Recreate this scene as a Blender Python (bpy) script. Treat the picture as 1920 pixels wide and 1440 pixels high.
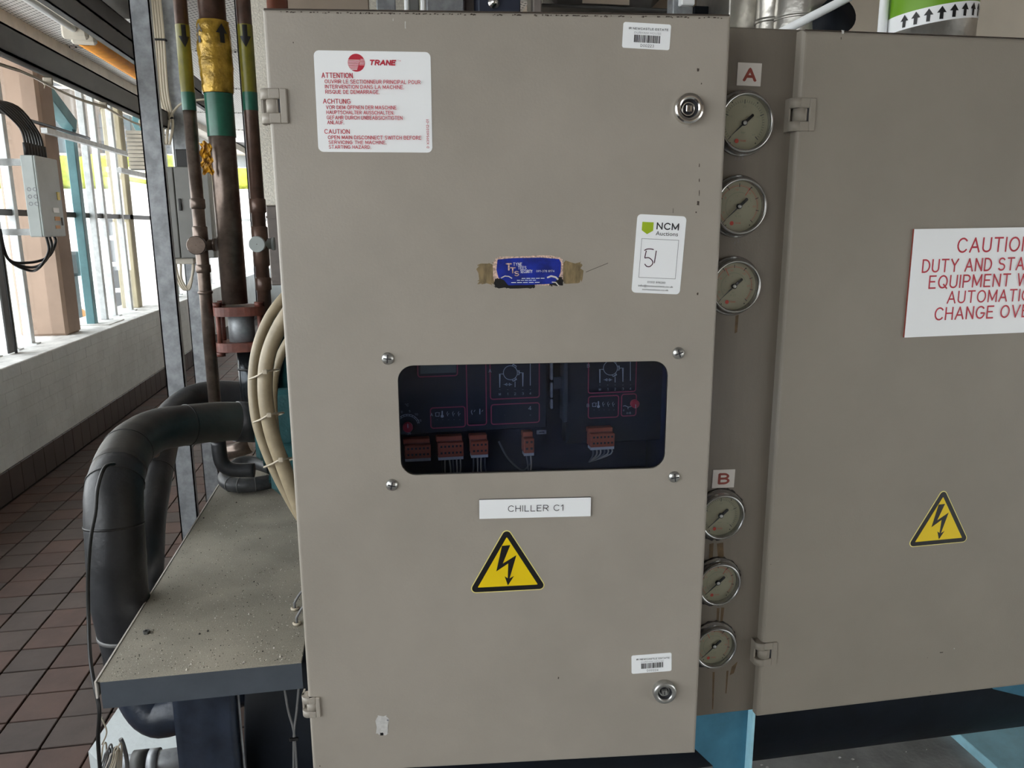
import bpy, math, random
import numpy as np
from mathutils import Vector, Matrix, noise
from mathutils.geometry import tessellate_polygon
random.seed(7)
for o in list(bpy.data.objects): bpy.data.objects.remove(o)
SC = bpy.context.scene
COL = SC.collection
# ------------------------------------------------------------------ camera
RM = ((0.9858472, 0.0395584, -0.1629123), (-0.1675474, 0.1991144, -0.9655472), (-0.0057573, 0.9791775, 0.2029243))
CAMZ = 1.5
F = 1430.0
cam = bpy.data.cameras.new('camera'); co = bpy.data.objects.new('camera', cam); COL.objects.link(co)
M4 = Matrix(RM).to_4x4(); M4.translation = (0, 0, CAMZ); co.matrix_world = M4
cam.sensor_width = 36; cam.lens = 36 * F / 1920; cam.clip_start = .02; cam.clip_end = 200
SC.camera = co
# ------------------------------------------------------------------ light
SC.view_settings.view_transform = 'Standard'; SC.view_settings.look = 'None'
SC.view_settings.gamma = 1; SC.view_settings.use_curve_mapping = False
SC.view_settings.exposure = 1.82
wd = bpy.data.worlds.new('overcast'); SC.world = wd; wd.use_nodes = True
wd.node_tree.nodes['Background'].inputs[0].default_value = (.93, .955, .98, 1)
wd.node_tree.nodes['Background'].inputs[1].default_value = 1.55
def P(px, py, X=None, Y=None, Z=None):
    "point of a real plane X=, Y= or Z= seen at a pixel of the photograph"
    r = Matrix(RM) @ Vector(((px - 960) / F, -(py - 720) / F, -1))
    s = X / r.x if X is not None else Y / r.y if Y is not None else (Z - CAMZ) / r.z
    return r * s + Vector((0, 0, CAMZ))

# ------------------------------------------------------------------ materials
def nd(nt, t, **k):
    n = nt.nodes.new(t)
    for a, b in k.items(): setattr(n, a, b)
    return n
def mat(name, col, rough=.5, metal=0., var=.0, vs=6., bump=0., bs=60., col2=None, rnd=0., spec=.5, coat=0., streak=None):
    m = bpy.data.materials.new(name); m.use_nodes = True; nt = m.node_tree; L = nt.links.new
    b = nt.nodes['Principled BSDF']
    b.inputs['Roughness'].default_value = rough; b.inputs['Metallic'].default_value = metal
    b.inputs['Specular IOR Level'].default_value = spec; b.inputs['Coat Weight'].default_value = coat
    c = (*col, 1); b.inputs['Base Color'].default_value = c
    tc = nd(nt, 'ShaderNodeTexCoord'); gp = nd(nt, 'ShaderNodeNewGeometry')
    src = gp.outputs['Position']
    if streak:
        mp = nd(nt, 'ShaderNodeMapping'); mp.inputs['Scale'].default_value = streak; L(src, mp.inputs[0]); src = mp.outputs[0]
    out = None
    if var or col2:
        n = nd(nt, 'ShaderNodeTexNoise'); n.inputs['Scale'].default_value = vs; n.inputs['Detail'].default_value = 5
        n.inputs['Roughness'].default_value = .62
        L(src, n.inputs['Vector'])
        r = nd(nt, 'ShaderNodeValToRGB'); r.color_ramp.elements[0].position = .36; r.color_ramp.elements[1].position = .64
        a2 = col2 or tuple(x * (1 - var) for x in col)
        b2 = col if col2 else tuple(min(1, x * (1 + var)) for x in col)
        r.color_ramp.elements[0].color = (*a2, 1); r.color_ramp.elements[1].color = (*b2, 1)
        L(n.outputs['Fac'], r.inputs[0]); out = r.outputs[0]
    if rnd:
        oi = nd(nt, 'ShaderNodeObjectInfo'); mr = nd(nt, 'ShaderNodeMapRange')
        mr.inputs['To Min'].default_value = 1 - rnd; mr.inputs['To Max'].default_value = 1 + rnd
        L(oi.outputs['Random'], mr.inputs['Value'])
        hs = nd(nt, 'ShaderNodeHueSaturation'); hs.inputs['Color'].default_value = c
        if out: L(out, hs.inputs['Color'])
        L(mr.outputs[0], hs.inputs['Value']); out = hs.outputs[0]
    if out: L(out, b.inputs['Base Color'])
    if bump:
        n = nd(nt, 'ShaderNodeTexNoise'); n.inputs['Scale'].default_value = bs; n.inputs['Detail'].default_value = 3
        L(gp.outputs['Position'], n.inputs['Vector'])
        bp = nd(nt, 'ShaderNodeBump'); bp.inputs['Strength'].default_value = bump; bp.inputs['Distance'].default_value = .004
        L(n.outputs['Fac'], bp.inputs['Height']); L(bp.outputs[0], b.inputs['Normal'])
    return m
def glassmat(name, tint, rough=.03, ior=1.5):
    m = bpy.data.materials.new(name); m.use_nodes = True; nt = m.node_tree; L = nt.links.new
    nt.nodes.remove(nt.nodes['Principled BSDF'])
    t = nd(nt, 'ShaderNodeBsdfTransparent'); t.inputs[0].default_value = (*tint, 1)
    g = nd(nt, 'ShaderNodeBsdfGlossy'); g.inputs['Roughness'].default_value = rough
    f0 = ((ior - 1) / (ior + 1)) ** 2
    w_ = nd(nt, 'ShaderNodeLayerWeight'); w_.inputs[0].default_value = .5
    pw = nd(nt, 'ShaderNodeMath', operation='POWER'); L(w_.outputs['Facing'], pw.inputs[0]); pw.inputs[1].default_value = 5
    f = nd(nt, 'ShaderNodeMath', operation='MULTIPLY_ADD'); L(pw.outputs[0], f.inputs[0]); f.inputs[1].default_value = 1 - f0; f.inputs[2].default_value = f0
    x = nd(nt, 'ShaderNodeMixShader'); L(f.outputs[0], x.inputs[0]); L(t.outputs[0], x.inputs[1]); L(g.outputs[0], x.inputs[2])
    L(x.outputs[0], nt.nodes['Material Output'].inputs[0])
    return m
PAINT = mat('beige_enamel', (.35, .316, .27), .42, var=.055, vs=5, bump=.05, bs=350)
PAINT2 = mat('beige_enamel_shaded', (.165, .142, .112), .5, var=.07, vs=4, streak=(6, 6, 1), bump=.05, bs=350)  # same beige enamel; the open door's shade is put into this darker colour
PAINT3 = mat('beige_enamel_side_shade', (.28, .25, .208), .5, var=.05, vs=4, bump=.05, bs=350, spec=.3)  # same enamel again, darkened for the weaker light on the right door
GALV = mat('galvanised_steel', (.3, .315, .33), .5, .5, var=.22, vs=28)
GALVL = mat('zinc_window_bar', (.6, .62, .62), .5, .3, var=.12, vs=20)
DKST = mat('dark_painted_steel', (.075, .075, .072), .5, var=.1, vs=8)
CHROME = mat('chrome', (.72, .71, .68), .16, 1)
ZINC = mat('dull_zinc', (.5, .5, .48), .33, .9, var=.12, vs=90)
WHITE = mat('white_print_film', (.93, .95, .96), .35)
WHITED = mat('white_engraved_laminate', (.93, .95, .96), .4)
LAB = mat('aged_white_label', (.62, .58, .53), .5)
REDP = mat('red_print', (.5, .012, .035), .5)
REDB = mat('brown_red_print', (.26, .045, .03), .5)
INK = mat('dark_ink', (.03, .03, .035), .5)
GREY = mat('grey_print', (.2, .2, .22), .5)
BLACK = mat('black_print', (.006, .006, .007), .4)
YEL = mat('warning_yellow', (.86, .62, .003), .4)
YELE = mat('yellow_sticker_edge', (.85, .75, .25), .45)
LIME = mat('lime_green_print', (.36, .5, .02), .4)
BLUE = mat('blue_foil', (.005, .022, .27), .28, var=.35, vs=60, coat=.3)
FOIL = mat('peeling_pink_foil', (.72, .5, .42), .35, .3, var=.5, vs=400)
GLUE = mat('brown_glue_residue', (.2, .145, .07), .6, var=.35, vs=160, streak=(1, 1, .3))
PEN = mat('purple_marker', (.06, .012, .03), .5)
DKINS = mat('black_pipe_insulation', (.022, .023, .026), .42, var=.35, vs=10, bump=.25, bs=60)
DUSTINS = mat('dusty_pipe_insulation', (.03, .03, .03), .45, col2=(.07, .065, .058), vs=7, bump=.2, bs=45)
NAVY = mat('navy_insulation_blanket', (.02, .028, .045), .38, var=.3, vs=16, bump=.5, bs=40)
VOID = mat('black_shell_insulation', (.005, .0075, .012), .6, var=.3, vs=8, bump=.2, bs=30, spec=.2)
TEAL = mat('dark_teal_casting', (.012, .07, .078), .4, var=.25, vs=14, bump=.3, bs=120)
SKY = mat('light_blue_steel', (.05, .17, .25), .5, var=.25, vs=6, bump=.1, spec=.3)
SKYL = mat('lit_light_blue_steel', (.38, .7, .82), .5, var=.15, vs=9, bump=.1)  # same light blue steel, with strong light on rail and flange put into colour
CONC = mat('grey_concrete', (.33, .33, .32), .75, var=.25, vs=5, bump=.3, bs=80)
WPAINT = mat('white_painted_masonry', (.63, .685, .70), .6, var=.1, vs=3.2, bump=.5, bs=45, rnd=.01)
SILL = mat('dusty_sill', (.66, .66, .64), .7, var=.25, vs=9, bump=.4, bs=60)
TILE = mat('brown_quarry_tile', (.082, .044, .033), .62, var=.16, vs=6, rnd=.13, bump=.15, bs=40)
TILE2 = mat('grey_brown_quarry_tile', (.07, .048, .04), .62, var=.16, vs=6, rnd=.13, bump=.15, bs=40)
SKIRT = mat('dark_skirting_tile', (.055, .043, .039), .5, var=.12, vs=8, rnd=.12)
GROUT = mat('dark_grout', (.028, .021, .018), .8, var=.2, vs=20)
COPPER = mat('brown_painted_copper', (.1, .058, .043), .3, .25, var=.3, vs=22)
DULLC = mat('tarnished_copper', (.15, .115, .095), .28, .65, var=.3, vs=26)
DARKP = mat('dark_shiny_pipe', (.03, .035, .04), .2, .6, var=.3, vs=20)
PYEL = mat('yellow_band_tape', (.2, .18, .02), .3, var=.15, vs=30)
PGRN = mat('green_band_tape', (.02, .13, .085), .28, var=.15, vs=30)
GOLD = mat('gold_crinkled_tape', (.42, .26, .035), .22, .35, var=.45, vs=26, bump=.6, bs=60)
RUST = mat('red_oxide_iron', (.15, .045, .03), .5, var=.3, vs=30)
RUSTS = mat('rust_stain', (.11, .07, .03), .7, var=.3, vs=60)
GUNK = mat('dark_gasket_sealant', (.02, .015, .012), .7, var=.4, vs=90, bump=1, bs=200)
TAGY = mat('torn_yellow_tag', (.75, .38, .01), .5, col2=(.16, .06, .01), vs=90)
HOSE = mat('beige_flexible_conduit', (.34, .28, .185), .38, var=.12, vs=30)
WIRE = mat('pale_cable', (.52, .46, .36), .45)
BCAB = mat('black_cable', (.012, .012, .012), .4)
GCAB = mat('grey_cable', (.16, .16, .16), .45)
ORANGE = mat('orange_diffuser', (.85, .33, .02), .6, var=.12, vs=10, spec=.2)
LAMPW = mat('white_lamp_body', (.62, .57, .48), .45, var=.1, vs=9)
TAN = mat('tan_painted_column', (.33, .235, .175), .7, var=.08, vs=4)
TANY = mat('yellowish_column', (.42, .37, .25), .7, var=.08, vs=4)
TEALP = mat('teal_painted_post', (.13, .29, .32), .5, var=.15, vs=5)
BOXG = mat('pale_grey_enclosure', (.42, .46, .45), .45, var=.06, vs=6)
BOXD = mat('mid_grey_enclosure', (.2, .2, .19), .5, var=.08, vs=6)
CREAM = mat('cream_stippled_board', (.88, .84, .74), .6, var=.12, vs=130, bump=.6, bs=150)
BRNB = mat('brown_grey_board', (.19, .165, .15), .6, var=.1, vs=20)
BEIGE = mat('beige_wall_paint', (.4, .33, .26), .7, var=.08, vs=2)
SILVER = mat('crinkled_aluminium_jacket', (.55, .53, .49), .3, .85, var=.12, vs=12, bump=.7, bs=26)
GRNT = mat('bright_green_tape', (.16, .36, .015), .35)
PIN = mat('rust_red_pipe', (.2, .06, .03), .45)
GFACE = mat('dial_card', (.30, .28, .195), .45)
GBEZ = mat('gauge_bezel_steel', (.42, .42, .41), .22, .9)
GRED = mat('dial_red_print', (.5, .05, .03), .5)
GGRN = mat('dial_grey_green_print', (.16, .2, .14), .5)
MODB = mat('black_module_face', (.018, .021, .025), .45)
MODG = mat('dark_grey_case', (.06, .065, .065), .5)
LCD = mat('grey_display', (.12, .14, .12), .3)
CONN = mat('orange_terminal_plastic', (.42, .1, .045), .45)
MRED = mat('module_red_line', (.42, .06, .1), .5)
MWHT = mat('module_white_print', (.5, .53, .53), .5)
KNOB = mat('red_knob', (.5, .03, .05), .35)
NAVYP = mat('dark_blue_interior', (.02, .027, .05), .5)
CHIPW = mat('chipped_white_paint', (.55, .54, .52), .6, var=.1, vs=200)
SPOT = mat('dark_rust_spot', (.05, .035, .025), .7)
HEDGE = mat('yellow_green_hedge', (.33, .36, .045), .8, var=.3, vs=5, bump=1, bs=9)
FACADE = mat('tan_facade', (.15, .122, .1), .8, var=.12, vs=.6)
FGLASS = mat('far_window_glass', (.085, .09, .095), .2)
PAVE = mat('pale_paving', (.72, .69, .66), .8, var=.12, vs=.5)
ORB = mat('orange_plastic', (.7, .3, .05), .5)
DEBW = mat('pale_grit', (.55, .52, .46), .8, rnd=.3)
TINT = glassmat('tinted_window', (.74, .8, .93), .08, 1.42)
CLEAR = glassmat('clear_glass', (.97, .98, .98), .02, 1.3)
def perforated():
    m = mat('perforated_ceiling_steel', (.8, .8, .78), .55, .1, var=.06, vs=3); nt = m.node_tree; L = nt.links.new
    b = nt.nodes['Principled BSDF']; src = b.inputs['Base Color'].links[0].from_socket
    g = nt.nodes.new('ShaderNodeNewGeometry')
    ds = []
    for off in (0, .5):
        a = nd(nt, 'ShaderNodeVectorMath', operation='MULTIPLY_ADD'); L(g.outputs['Position'], a.inputs[0])
        a.inputs[1].default_value = (22, 22, 0); a.inputs[2].default_value = (off, off, 0)
        f = nd(nt, 'ShaderNodeVectorMath', operation='FRACTION'); L(a.outputs[0], f.inputs[0])
        s = nd(nt, 'ShaderNodeVectorMath', operation='DISTANCE'); L(f.outputs[0], s.inputs[0]); s.inputs[1].default_value = (.5, .5, 0)
        ds.append(s.outputs['Value'])
    mn = nd(nt, 'ShaderNodeMath', operation='MINIMUM'); L(ds[0], mn.inputs[0]); L(ds[1], mn.inputs[1])
    gt = nd(nt, 'ShaderNodeMath', operation='LESS_THAN'); L(mn.outputs[0], gt.inputs[0]); gt.inputs[1].default_value = .17
    mx = nd(nt, 'ShaderNodeMix', data_type='RGBA'); L(gt.outputs[0], mx.inputs['Factor']); L(src, mx.inputs[6]); mx.inputs[7].default_value = (.1, .11, .12, 1)
    L(mx.outputs[2], b.inputs['Base Color'])
    return m
PERF = perforated()
def dusty():
    m = mat('dusty_grey_tray', (.075, .088, .105), .4, var=.08, vs=20); nt = m.node_tree; L = nt.links.new
    b = nt.nodes['Principled BSDF']; src = b.inputs['Base Color'].links[0].from_socket
    g = nt.nodes.new('ShaderNodeNewGeometry'); sx = nt.nodes.new('ShaderNodeSeparateXYZ'); L(g.outputs['True Normal'], sx.inputs[0])
    gt = nd(nt, 'ShaderNodeMath', operation='GREATER_THAN'); L(sx.outputs['Z'], gt.inputs[0]); gt.inputs[1].default_value = .6
    n = nt.nodes.new('ShaderNodeTexNoise'); n.inputs['Scale'].default_value = 9; n.inputs['Detail'].default_value = 6; L(g.outputs['Position'], n.inputs['Vector'])
    n2 = nt.nodes.new('ShaderNodeTexNoise'); n2.inputs['Scale'].default_value = 420; n2.inputs['Detail'].default_value = 2; L(g.outputs['Position'], n2.inputs['Vector'])
    ad = nd(nt, 'ShaderNodeMath', operation='ADD'); L(n.outputs['Fac'], ad.inputs[0]); L(n2.outputs['Fac'], ad.inputs[1])
    r = nt.nodes.new('ShaderNodeValToRGB'); L(ad.outputs[0], r.inputs[0])
    r.color_ramp.elements[0].position = .35; r.color_ramp.elements[1].position = .75
    ad.use_clamp = False
    hv = nd(nt, 'ShaderNodeMath', operation='MULTIPLY'); L(ad.outputs[0], hv.inputs[0]); hv.inputs[1].default_value = .5; L(hv.outputs[0], r.inputs[0])
    r.color_ramp.elements[0].color = (.22, .205, .17, 1); r.color_ramp.elements[1].color = (.46, .42, .34, 1)
    mx = nd(nt, 'ShaderNodeMix', data_type='RGBA'); L(gt.outputs[0], mx.inputs['Factor']); L(src, mx.inputs[6]); L(r.outputs[0], mx.inputs[7])
    L(mx.outputs[2], b.inputs['Base Color'])
    mr = nd(nt, 'ShaderNodeMapRange'); L(gt.outputs[0], mr.inputs['Value']); mr.inputs['To Min'].default_value = .4; mr.inputs['To Max'].default_value = .8
    L(mr.outputs[0], b.inputs['Roughness'])
    return m
TRAY = dusty()

# ------------------------------------------------------------------ mesh builder
class Fr:
    def __init__(s, O=(0, 0, 0), ex=(1, 0, 0), ey=(0, 1, 0)):
        s.O = Vector(O); s.x = Vector(ex).normalized(); s.y = Vector(ey).normalized(); s.z = s.x.cross(s.y).normalized()
    def __call__(s, p):
        return s.O + s.x * p[0] + s.y * p[1] + s.z * (p[2] if len(p) > 2 else 0)
    def rot(s, a):
        f = Fr(s.O, s.x, s.y); f.x = s.x * math.cos(a) + s.y * math.sin(a); f.y = s.y * math.cos(a) - s.x * math.sin(a); return f
    def at(s, x, y, z=0):
        f = Fr(s((x, y, z)), s.x, s.y); return f
WORLD = Fr()
# monoline lettering: strokes on a cap height of 1
def _arc(cx, cy, rx, ry, a0, a1, n=9):
    return [(cx + rx * math.cos(math.radians(a0 + (a1 - a0) * k / n)), cy + ry * math.sin(math.radians(a0 + (a1 - a0) * k / n))) for k in range(n + 1)]
SF = {
 'A': (.66, [[(0, 0), (.33, 1), (.66, 0)], [(.12, .34), (.54, .34)]]),
 'B': (.58, [[(0, 0), (0, 1), (.3, 1)] + _arc(.3, .76, .24, .24, 80, -90, 6) + [(0, .52)], [(.32, .52)] + _arc(.32, .26, .26, .26, 80, -90, 6) + [(0, 0)]]),
 'C': (.62, [_arc(.35, .5, .35, .5, 42, 318, 14)]),
 'D': (.6, [[(0, 0), (0, 1), (.2, 1)] + _arc(.2, .5, .4, .5, 80, -90, 9) + [(0, 0), (0, .1)]]),
 'E': (.5, [[(.5, 1), (0, 1), (0, 0), (.5, 0)], [(0, .53), (.42, .53)]]),
 'F': (.5, [[(.5, 1), (0, 1), (0, 0)], [(0, .53), (.42, .53)]]),
 'G': (.66, [_arc(.35, .5, .35, .5, 45, 345, 14) + [(.68, .44), (.4, .44)]]),
 'H': (.56, [[(0, 0), (0, 1)], [(.56, 0), (.56, 1)], [(0, .52), (.56, .52)]]),
 'I': (.0, [[(0, 0), (0, 1)]]),
 'J': (.4, [[(.4, 1), (.4, .25)] + _arc(.2, .22, .2, .22, 0, -180, 6)]),
 'K': (.56, [[(0, 0), (0, 1)], [(.54, 1), (0, .38)], [(.18, .58), (.56, 0)]]),
 'L': (.46, [[(0, 1), (0, 0), (.46, 0)]]),
 'M': (.7, [[(0, 0), (0, 1), (.35, .15), (.7, 1), (.7, 0)]]),
 'N': (.56, [[(0, 0), (0, 1), (.56, 0), (.56, 1)]]),
 'O': (.7, [_arc(.35, .5, .35, .5, 90, 450, 18)]),
 'P': (.54, [[(0, 0), (0, 1), (.28, 1)] + _arc(.28, .73, .26, .27, 80, -90, 7) + [(0, .46)]]),
 'Q': (.7, [_arc(.35, .5, .35, .5, 90, 450, 18), [(.42, .28), (.7, -.05)]]),
 'R': (.56, [[(0, 0), (0, 1), (.3, 1)] + _arc(.3, .74, .25, .26, 80, -90, 7) + [(0, .48)], [(.28, .48), (.56, 0)]]),
 'S': (.54, [_arc(.27, .76, .25, .24, 30, 250, 9) + _arc(.27, .26, .27, .26, 75, -150, 9)]),
 'T': (.58, [[(0, 1), (.58, 1)], [(.29, 1), (.29, 0)]]),
 'U': (.56, [[(0, 1), (0, .3)] + _arc(.28, .29, .28, .29, 180, 360, 9) + [(.56, 1)]]),
 'V': (.64, [[(0, 1), (.32, 0), (.64, 1)]]),
 'W': (.9, [[(0, 1), (.22, 0), (.45, .95), (.68, 0), (.9, 1)]]),
 'X': (.58, [[(0, 0), (.58, 1)], [(0, 1), (.58, 0)]]),
 'Y': (.6, [[(0, 1), (.3, .48), (.6, 1)], [(.3, .48), (.3, 0)]]),
 'Z': (.54, [[(0, 1), (.54, 1), (0, 0), (.54, 0)]]),
 '0': (.52, [_arc(.26, .5, .26, .5, 90, 450, 16)]),
 '1': (.24, [[(0, .78), (.2, 1), (.2, 0)]]),
 '2': (.5, [_arc(.25, .74, .25, .26, 165, -30, 8) + [(0, 0), (.52, 0)]]),
 '3': (.5, [_arc(.24, .76, .23, .24, 150, -80, 8), _arc(.24, .26, .26, .27, 80, -150, 8)]),
 '4': (.56, [[(.42, 0), (.42, 1), (0, .28), (.56, .28)]]),
 '5': (.5, [[(.46, 1), (.06, 1), (.02, .54)] + _arc(.24, .31, .26, .31, 120, -145, 9)]),
 '6': (.52, [[(.42, 1), (.08, .5)] + _arc(.26, .3, .26, .3, 160, 520, 14)]),
 '7': (.5, [[(0, 1), (.5, 1), (.16, 0)]]),
 '8': (.52, [_arc(.26, .76, .22, .24, 90, 450, 12), _arc(.26, .27, .26, .27, 90, 450, 12)]),
 '9': (.52, [_arc(.26, .7, .26, .3, -20, 340, 14) + [(.44, .5), (.1, 0)]]),
 '.': (.04, [[(0, 0), (.04, 0)]]), '-': (.3, [[(0, .45), (.3, .45)]]), '=': (.4, [[(0, .35), (.4, .35)], [(0, .6), (.4, .6)]]),
 '°': (.2, [_arc(.1, .9, .1, .1, 90, 450, 8)]),
 'Ö': (.7, [_arc(.35, .5, .35, .5, 90, 450, 18), [(.2, 1.2), (.24, 1.2)], [(.46, 1.2), (.5, 1.2)]]),
}
FONTC = {}
def glyphs(st, bold):
    k = st
    if k not in FONTC:
        cu = bpy.data.curves.new('t', 'FONT'); cu.body = st; cu.resolution_u = 2
        ob = bpy.data.objects.new('t', cu); COL.objects.link(ob)
        me = ob.to_mesh(); v = [tuple(x.co) for x in me.vertices]; f = [tuple(p.vertices) for p in me.polygons]
        ob.to_mesh_clear(); bpy.data.objects.remove(ob); bpy.data.curves.remove(cu)
        FONTC[k] = (v, f)
    return FONTC[k]
class MB:
    def __init__(s, fr=WORLD): s.v = []; s.f = []; s.mi = []; s.sm = []; s.mats = []; s.fr = fr; s.c = 0
    def m(s, mt):
        if mt not in s.mats: s.mats.append(mt)
        s.c = s.mats.index(mt); return s
    def raw(s, vs, fs, smooth=False, fr=None):
        fr = fr or s.fr; b = len(s.v)
        s.v += [tuple(fr(p)) for p in vs]
        for f in fs: s.f.append(tuple(b + i for i in f)); s.mi.append(s.c); s.sm.append(smooth)
        return s
    def box(s, a, b, bev=0., fr=None):
        x0, y0, z0 = (min(a[i], b[i]) for i in range(3)); x1, y1, z1 = (max(a[i], b[i]) for i in range(3))
        if not bev:
            vs = [(x, y, z) for z in (z0, z1) for y in (y0, y1) for x in (x0, x1)]
            return s.raw(vs, [(0, 2, 3, 1), (4, 5, 7, 6), (0, 1, 5, 4), (2, 6, 7, 3), (0, 4, 6, 2), (1, 3, 7, 5)], fr=fr)
        c = [(x0 + x1) / 2, (y0 + y1) / 2, (z0 + z1) / 2]; h = [(x1 - x0) / 2, (y1 - y0) / 2, (z1 - z0) / 2]
        bev = min(bev, min(h) * .95); vs = []; idx = {}
        for sx in (-1, 1):
            for sy in (-1, 1):
                for sz in (-1, 1):
                    for a_ in range(3):
                        p = [sx * (h[0] - bev), sy * (h[1] - bev), sz * (h[2] - bev)]; p[a_] = (sx, sy, sz)[a_] * h[a_]
                        idx[sx, sy, sz, a_] = len(vs); vs.append(tuple(p[i] + c[i] for i in range(3)))
        fs = []; S = (-1, 1)
        def q(l):
            l = [idx[k] for k in l]; p = [Vector(vs[i]) - Vector(c) for i in l]
            n = (p[1] - p[0]).cross(p[2] - p[0]); ctr = sum(p, Vector()) / len(p)
            fs.append(tuple(l) if n.dot(ctr) > 0 else tuple(l[::-1]))
        for a_ in range(3):
            o1, o2 = [i for i in range(3) if i != a_]
            for sg in S:
                l = []
                for u, w in ((-1, -1), (1, -1), (1, 1), (-1, 1)):
                    k = [0, 0, 0]; k[a_] = sg; k[o1] = u; k[o2] = w; l.append((*k, a_))
                q(l)
            for u in S:
                for w in S:
                    l = []
                    for sg, ax in ((-1, o1), (1, o1), (1, o2), (-1, o2)):
                        k = [0, 0, 0]; k[a_] = sg; k[o1] = u; k[o2] = w; l.append((*k, ax))
                    q(l)
        for k in [(a_, b_, c_) for a_ in S for b_ in S for c_ in S]: q([(*k, 0), (*k, 1), (*k, 2)])
        return s.raw(vs, fs, fr=fr)
    def tube(s, pts, r, n=12, caps=True, fr=None, smooth=True):
        fr = fr or s.fr; P_ = [fr(p) for p in pts]; rs = r if isinstance(r, (list, tuple)) else [r] * len(P_)
        T = []
        for i in range(len(P_)):
            a = P_[max(0, i - 1)]; b = P_[min(len(P_) - 1, i + 1)]; t = (b - a)
            T.append(t.normalized() if t.length > 1e-9 else Vector((0, 0, 1)))
        u = T[0].orthogonal().normalized(); vs = []
        for i, p in enumerate(P_):
            u = (u - T[i] * u.dot(T[i])); u = u.normalized() if u.length > 1e-6 else T[i].orthogonal().normalized(); w = T[i].cross(u)
            for k in range(n):
                a = 2 * math.pi * k / n; vs.append(tuple(p + (u * math.cos(a) + w * math.sin(a)) * rs[i]))
        fs = [(i * n + k, i * n + (k + 1) % n, (i + 1) * n + (k + 1) % n, (i + 1) * n + k) for i in range(len(P_) - 1) for k in range(n)]
        s.raw(vs, fs, smooth, WORLD)
        if caps:
            m_ = len(P_) - 1; b = len(s.v) - len(vs)
            s.f.append(tuple(b + k for k in range(n))[::-1]); s.mi.append(s.c); s.sm.append(False)
            s.f.append(tuple(b + m_ * n + k for k in range(n))); s.mi.append(s.c); s.sm.append(False)
        return s
    def cyl(s, a, b, r, n=24, fr=None): return s.tube([a, b], r, n, fr=fr)
    def lathe(s, prof, n=32, fr=None, smooth=True):
        "profile (r, h) turned about the frame's z axis"
        vs = []; 
        for r, h in prof:
            for k in range(n):
                a = 2 * math.pi * k / n; vs.append((r * math.cos(a), r * math.sin(a), h))
        fs = [(i * n + k, i * n + (k + 1) % n, (i + 1) * n + (k + 1) % n, (i + 1) * n + k) for i in range(len(prof) - 1) for k in range(n)]
        return s.raw(vs, fs, smooth, fr)
    def disc(s, cx, cy, r, z, n=28, fr=None):
        return s.raw([(cx + r * math.cos(2 * math.pi * k / n), cy + r * math.sin(2 * math.pi * k / n), z) for k in range(n)], [tuple(range(n))], fr=fr)
    def poly(s, pts, z, holes=(), fr=None):
        loops = [list(pts)] + [list(h) for h in holes]
        tri = tessellate_polygon([[Vector((*p, 0)) for p in l] for l in loops])
        flat = [p for l in loops for p in l]; fs = []
        for t in tri:
            a, b, c = (flat[i] for i in t)
            ar = (b[0] - a[0]) * (c[1] - a[1]) - (b[1] - a[1]) * (c[0] - a[0])
            if abs(ar) < 1e-14: continue
            fs.append(tuple(t) if ar > 0 else tuple(t[::-1]))
        return s.raw([(*p, z) for p in flat], fs, fr=fr)
    def prism(s, pts, z0, z1, holes=(), fr=None, side=None):
        s.poly(pts, z1, holes, fr)
        if side: s.m(side)
        for l, sg in [(pts, 1)] + [(h, -1) for h in holes]:
            n = len(l); vs = [(*p, z0) for p in l] + [(*p, z1) for p in l]
            ar = sum(l[i][0] * l[(i + 1) % n][1] - l[(i + 1) % n][0] * l[i][1] for i in range(n))
            fs = [(i, (i + 1) % n, n + (i + 1) % n, n + i) for i in range(n)]
            if ar * sg < 0: fs = [f[::-1] for f in fs]
            s.raw(vs, fs, fr=fr)
        return s
    def ribbon(s, pts, w, z, closed=False, fr=None):
        n = len(pts); vs = []
        for i in range(n):
            a = Vector(pts[(i - 1) % n] if closed or i else pts[0]); b = Vector(pts[(i + 1) % n] if closed or i < n - 1 else pts[-1])
            p = Vector(pts[i]); t = (b - a).normalized() if (b - a).length else Vector((1, 0)); nr = Vector((-t.y, t.x))
            t1 = (p - a); k = 1
            if t1.length > 1e-9: k = 1 / max(.5, abs(nr.dot(Vector((-t1.normalized().y, t1.normalized().x)))))
            vs += [(*(p + nr * w / 2 * k), z), (*(p - nr * w / 2 * k), z)]
        fs = [(2 * i, 2 * i + 1, (2 * i + 3) % (2 * n), (2 * i + 2) % (2 * n)) for i in range(n if closed else n - 1)]
        return s.raw(vs, fs, fr=fr)
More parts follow.
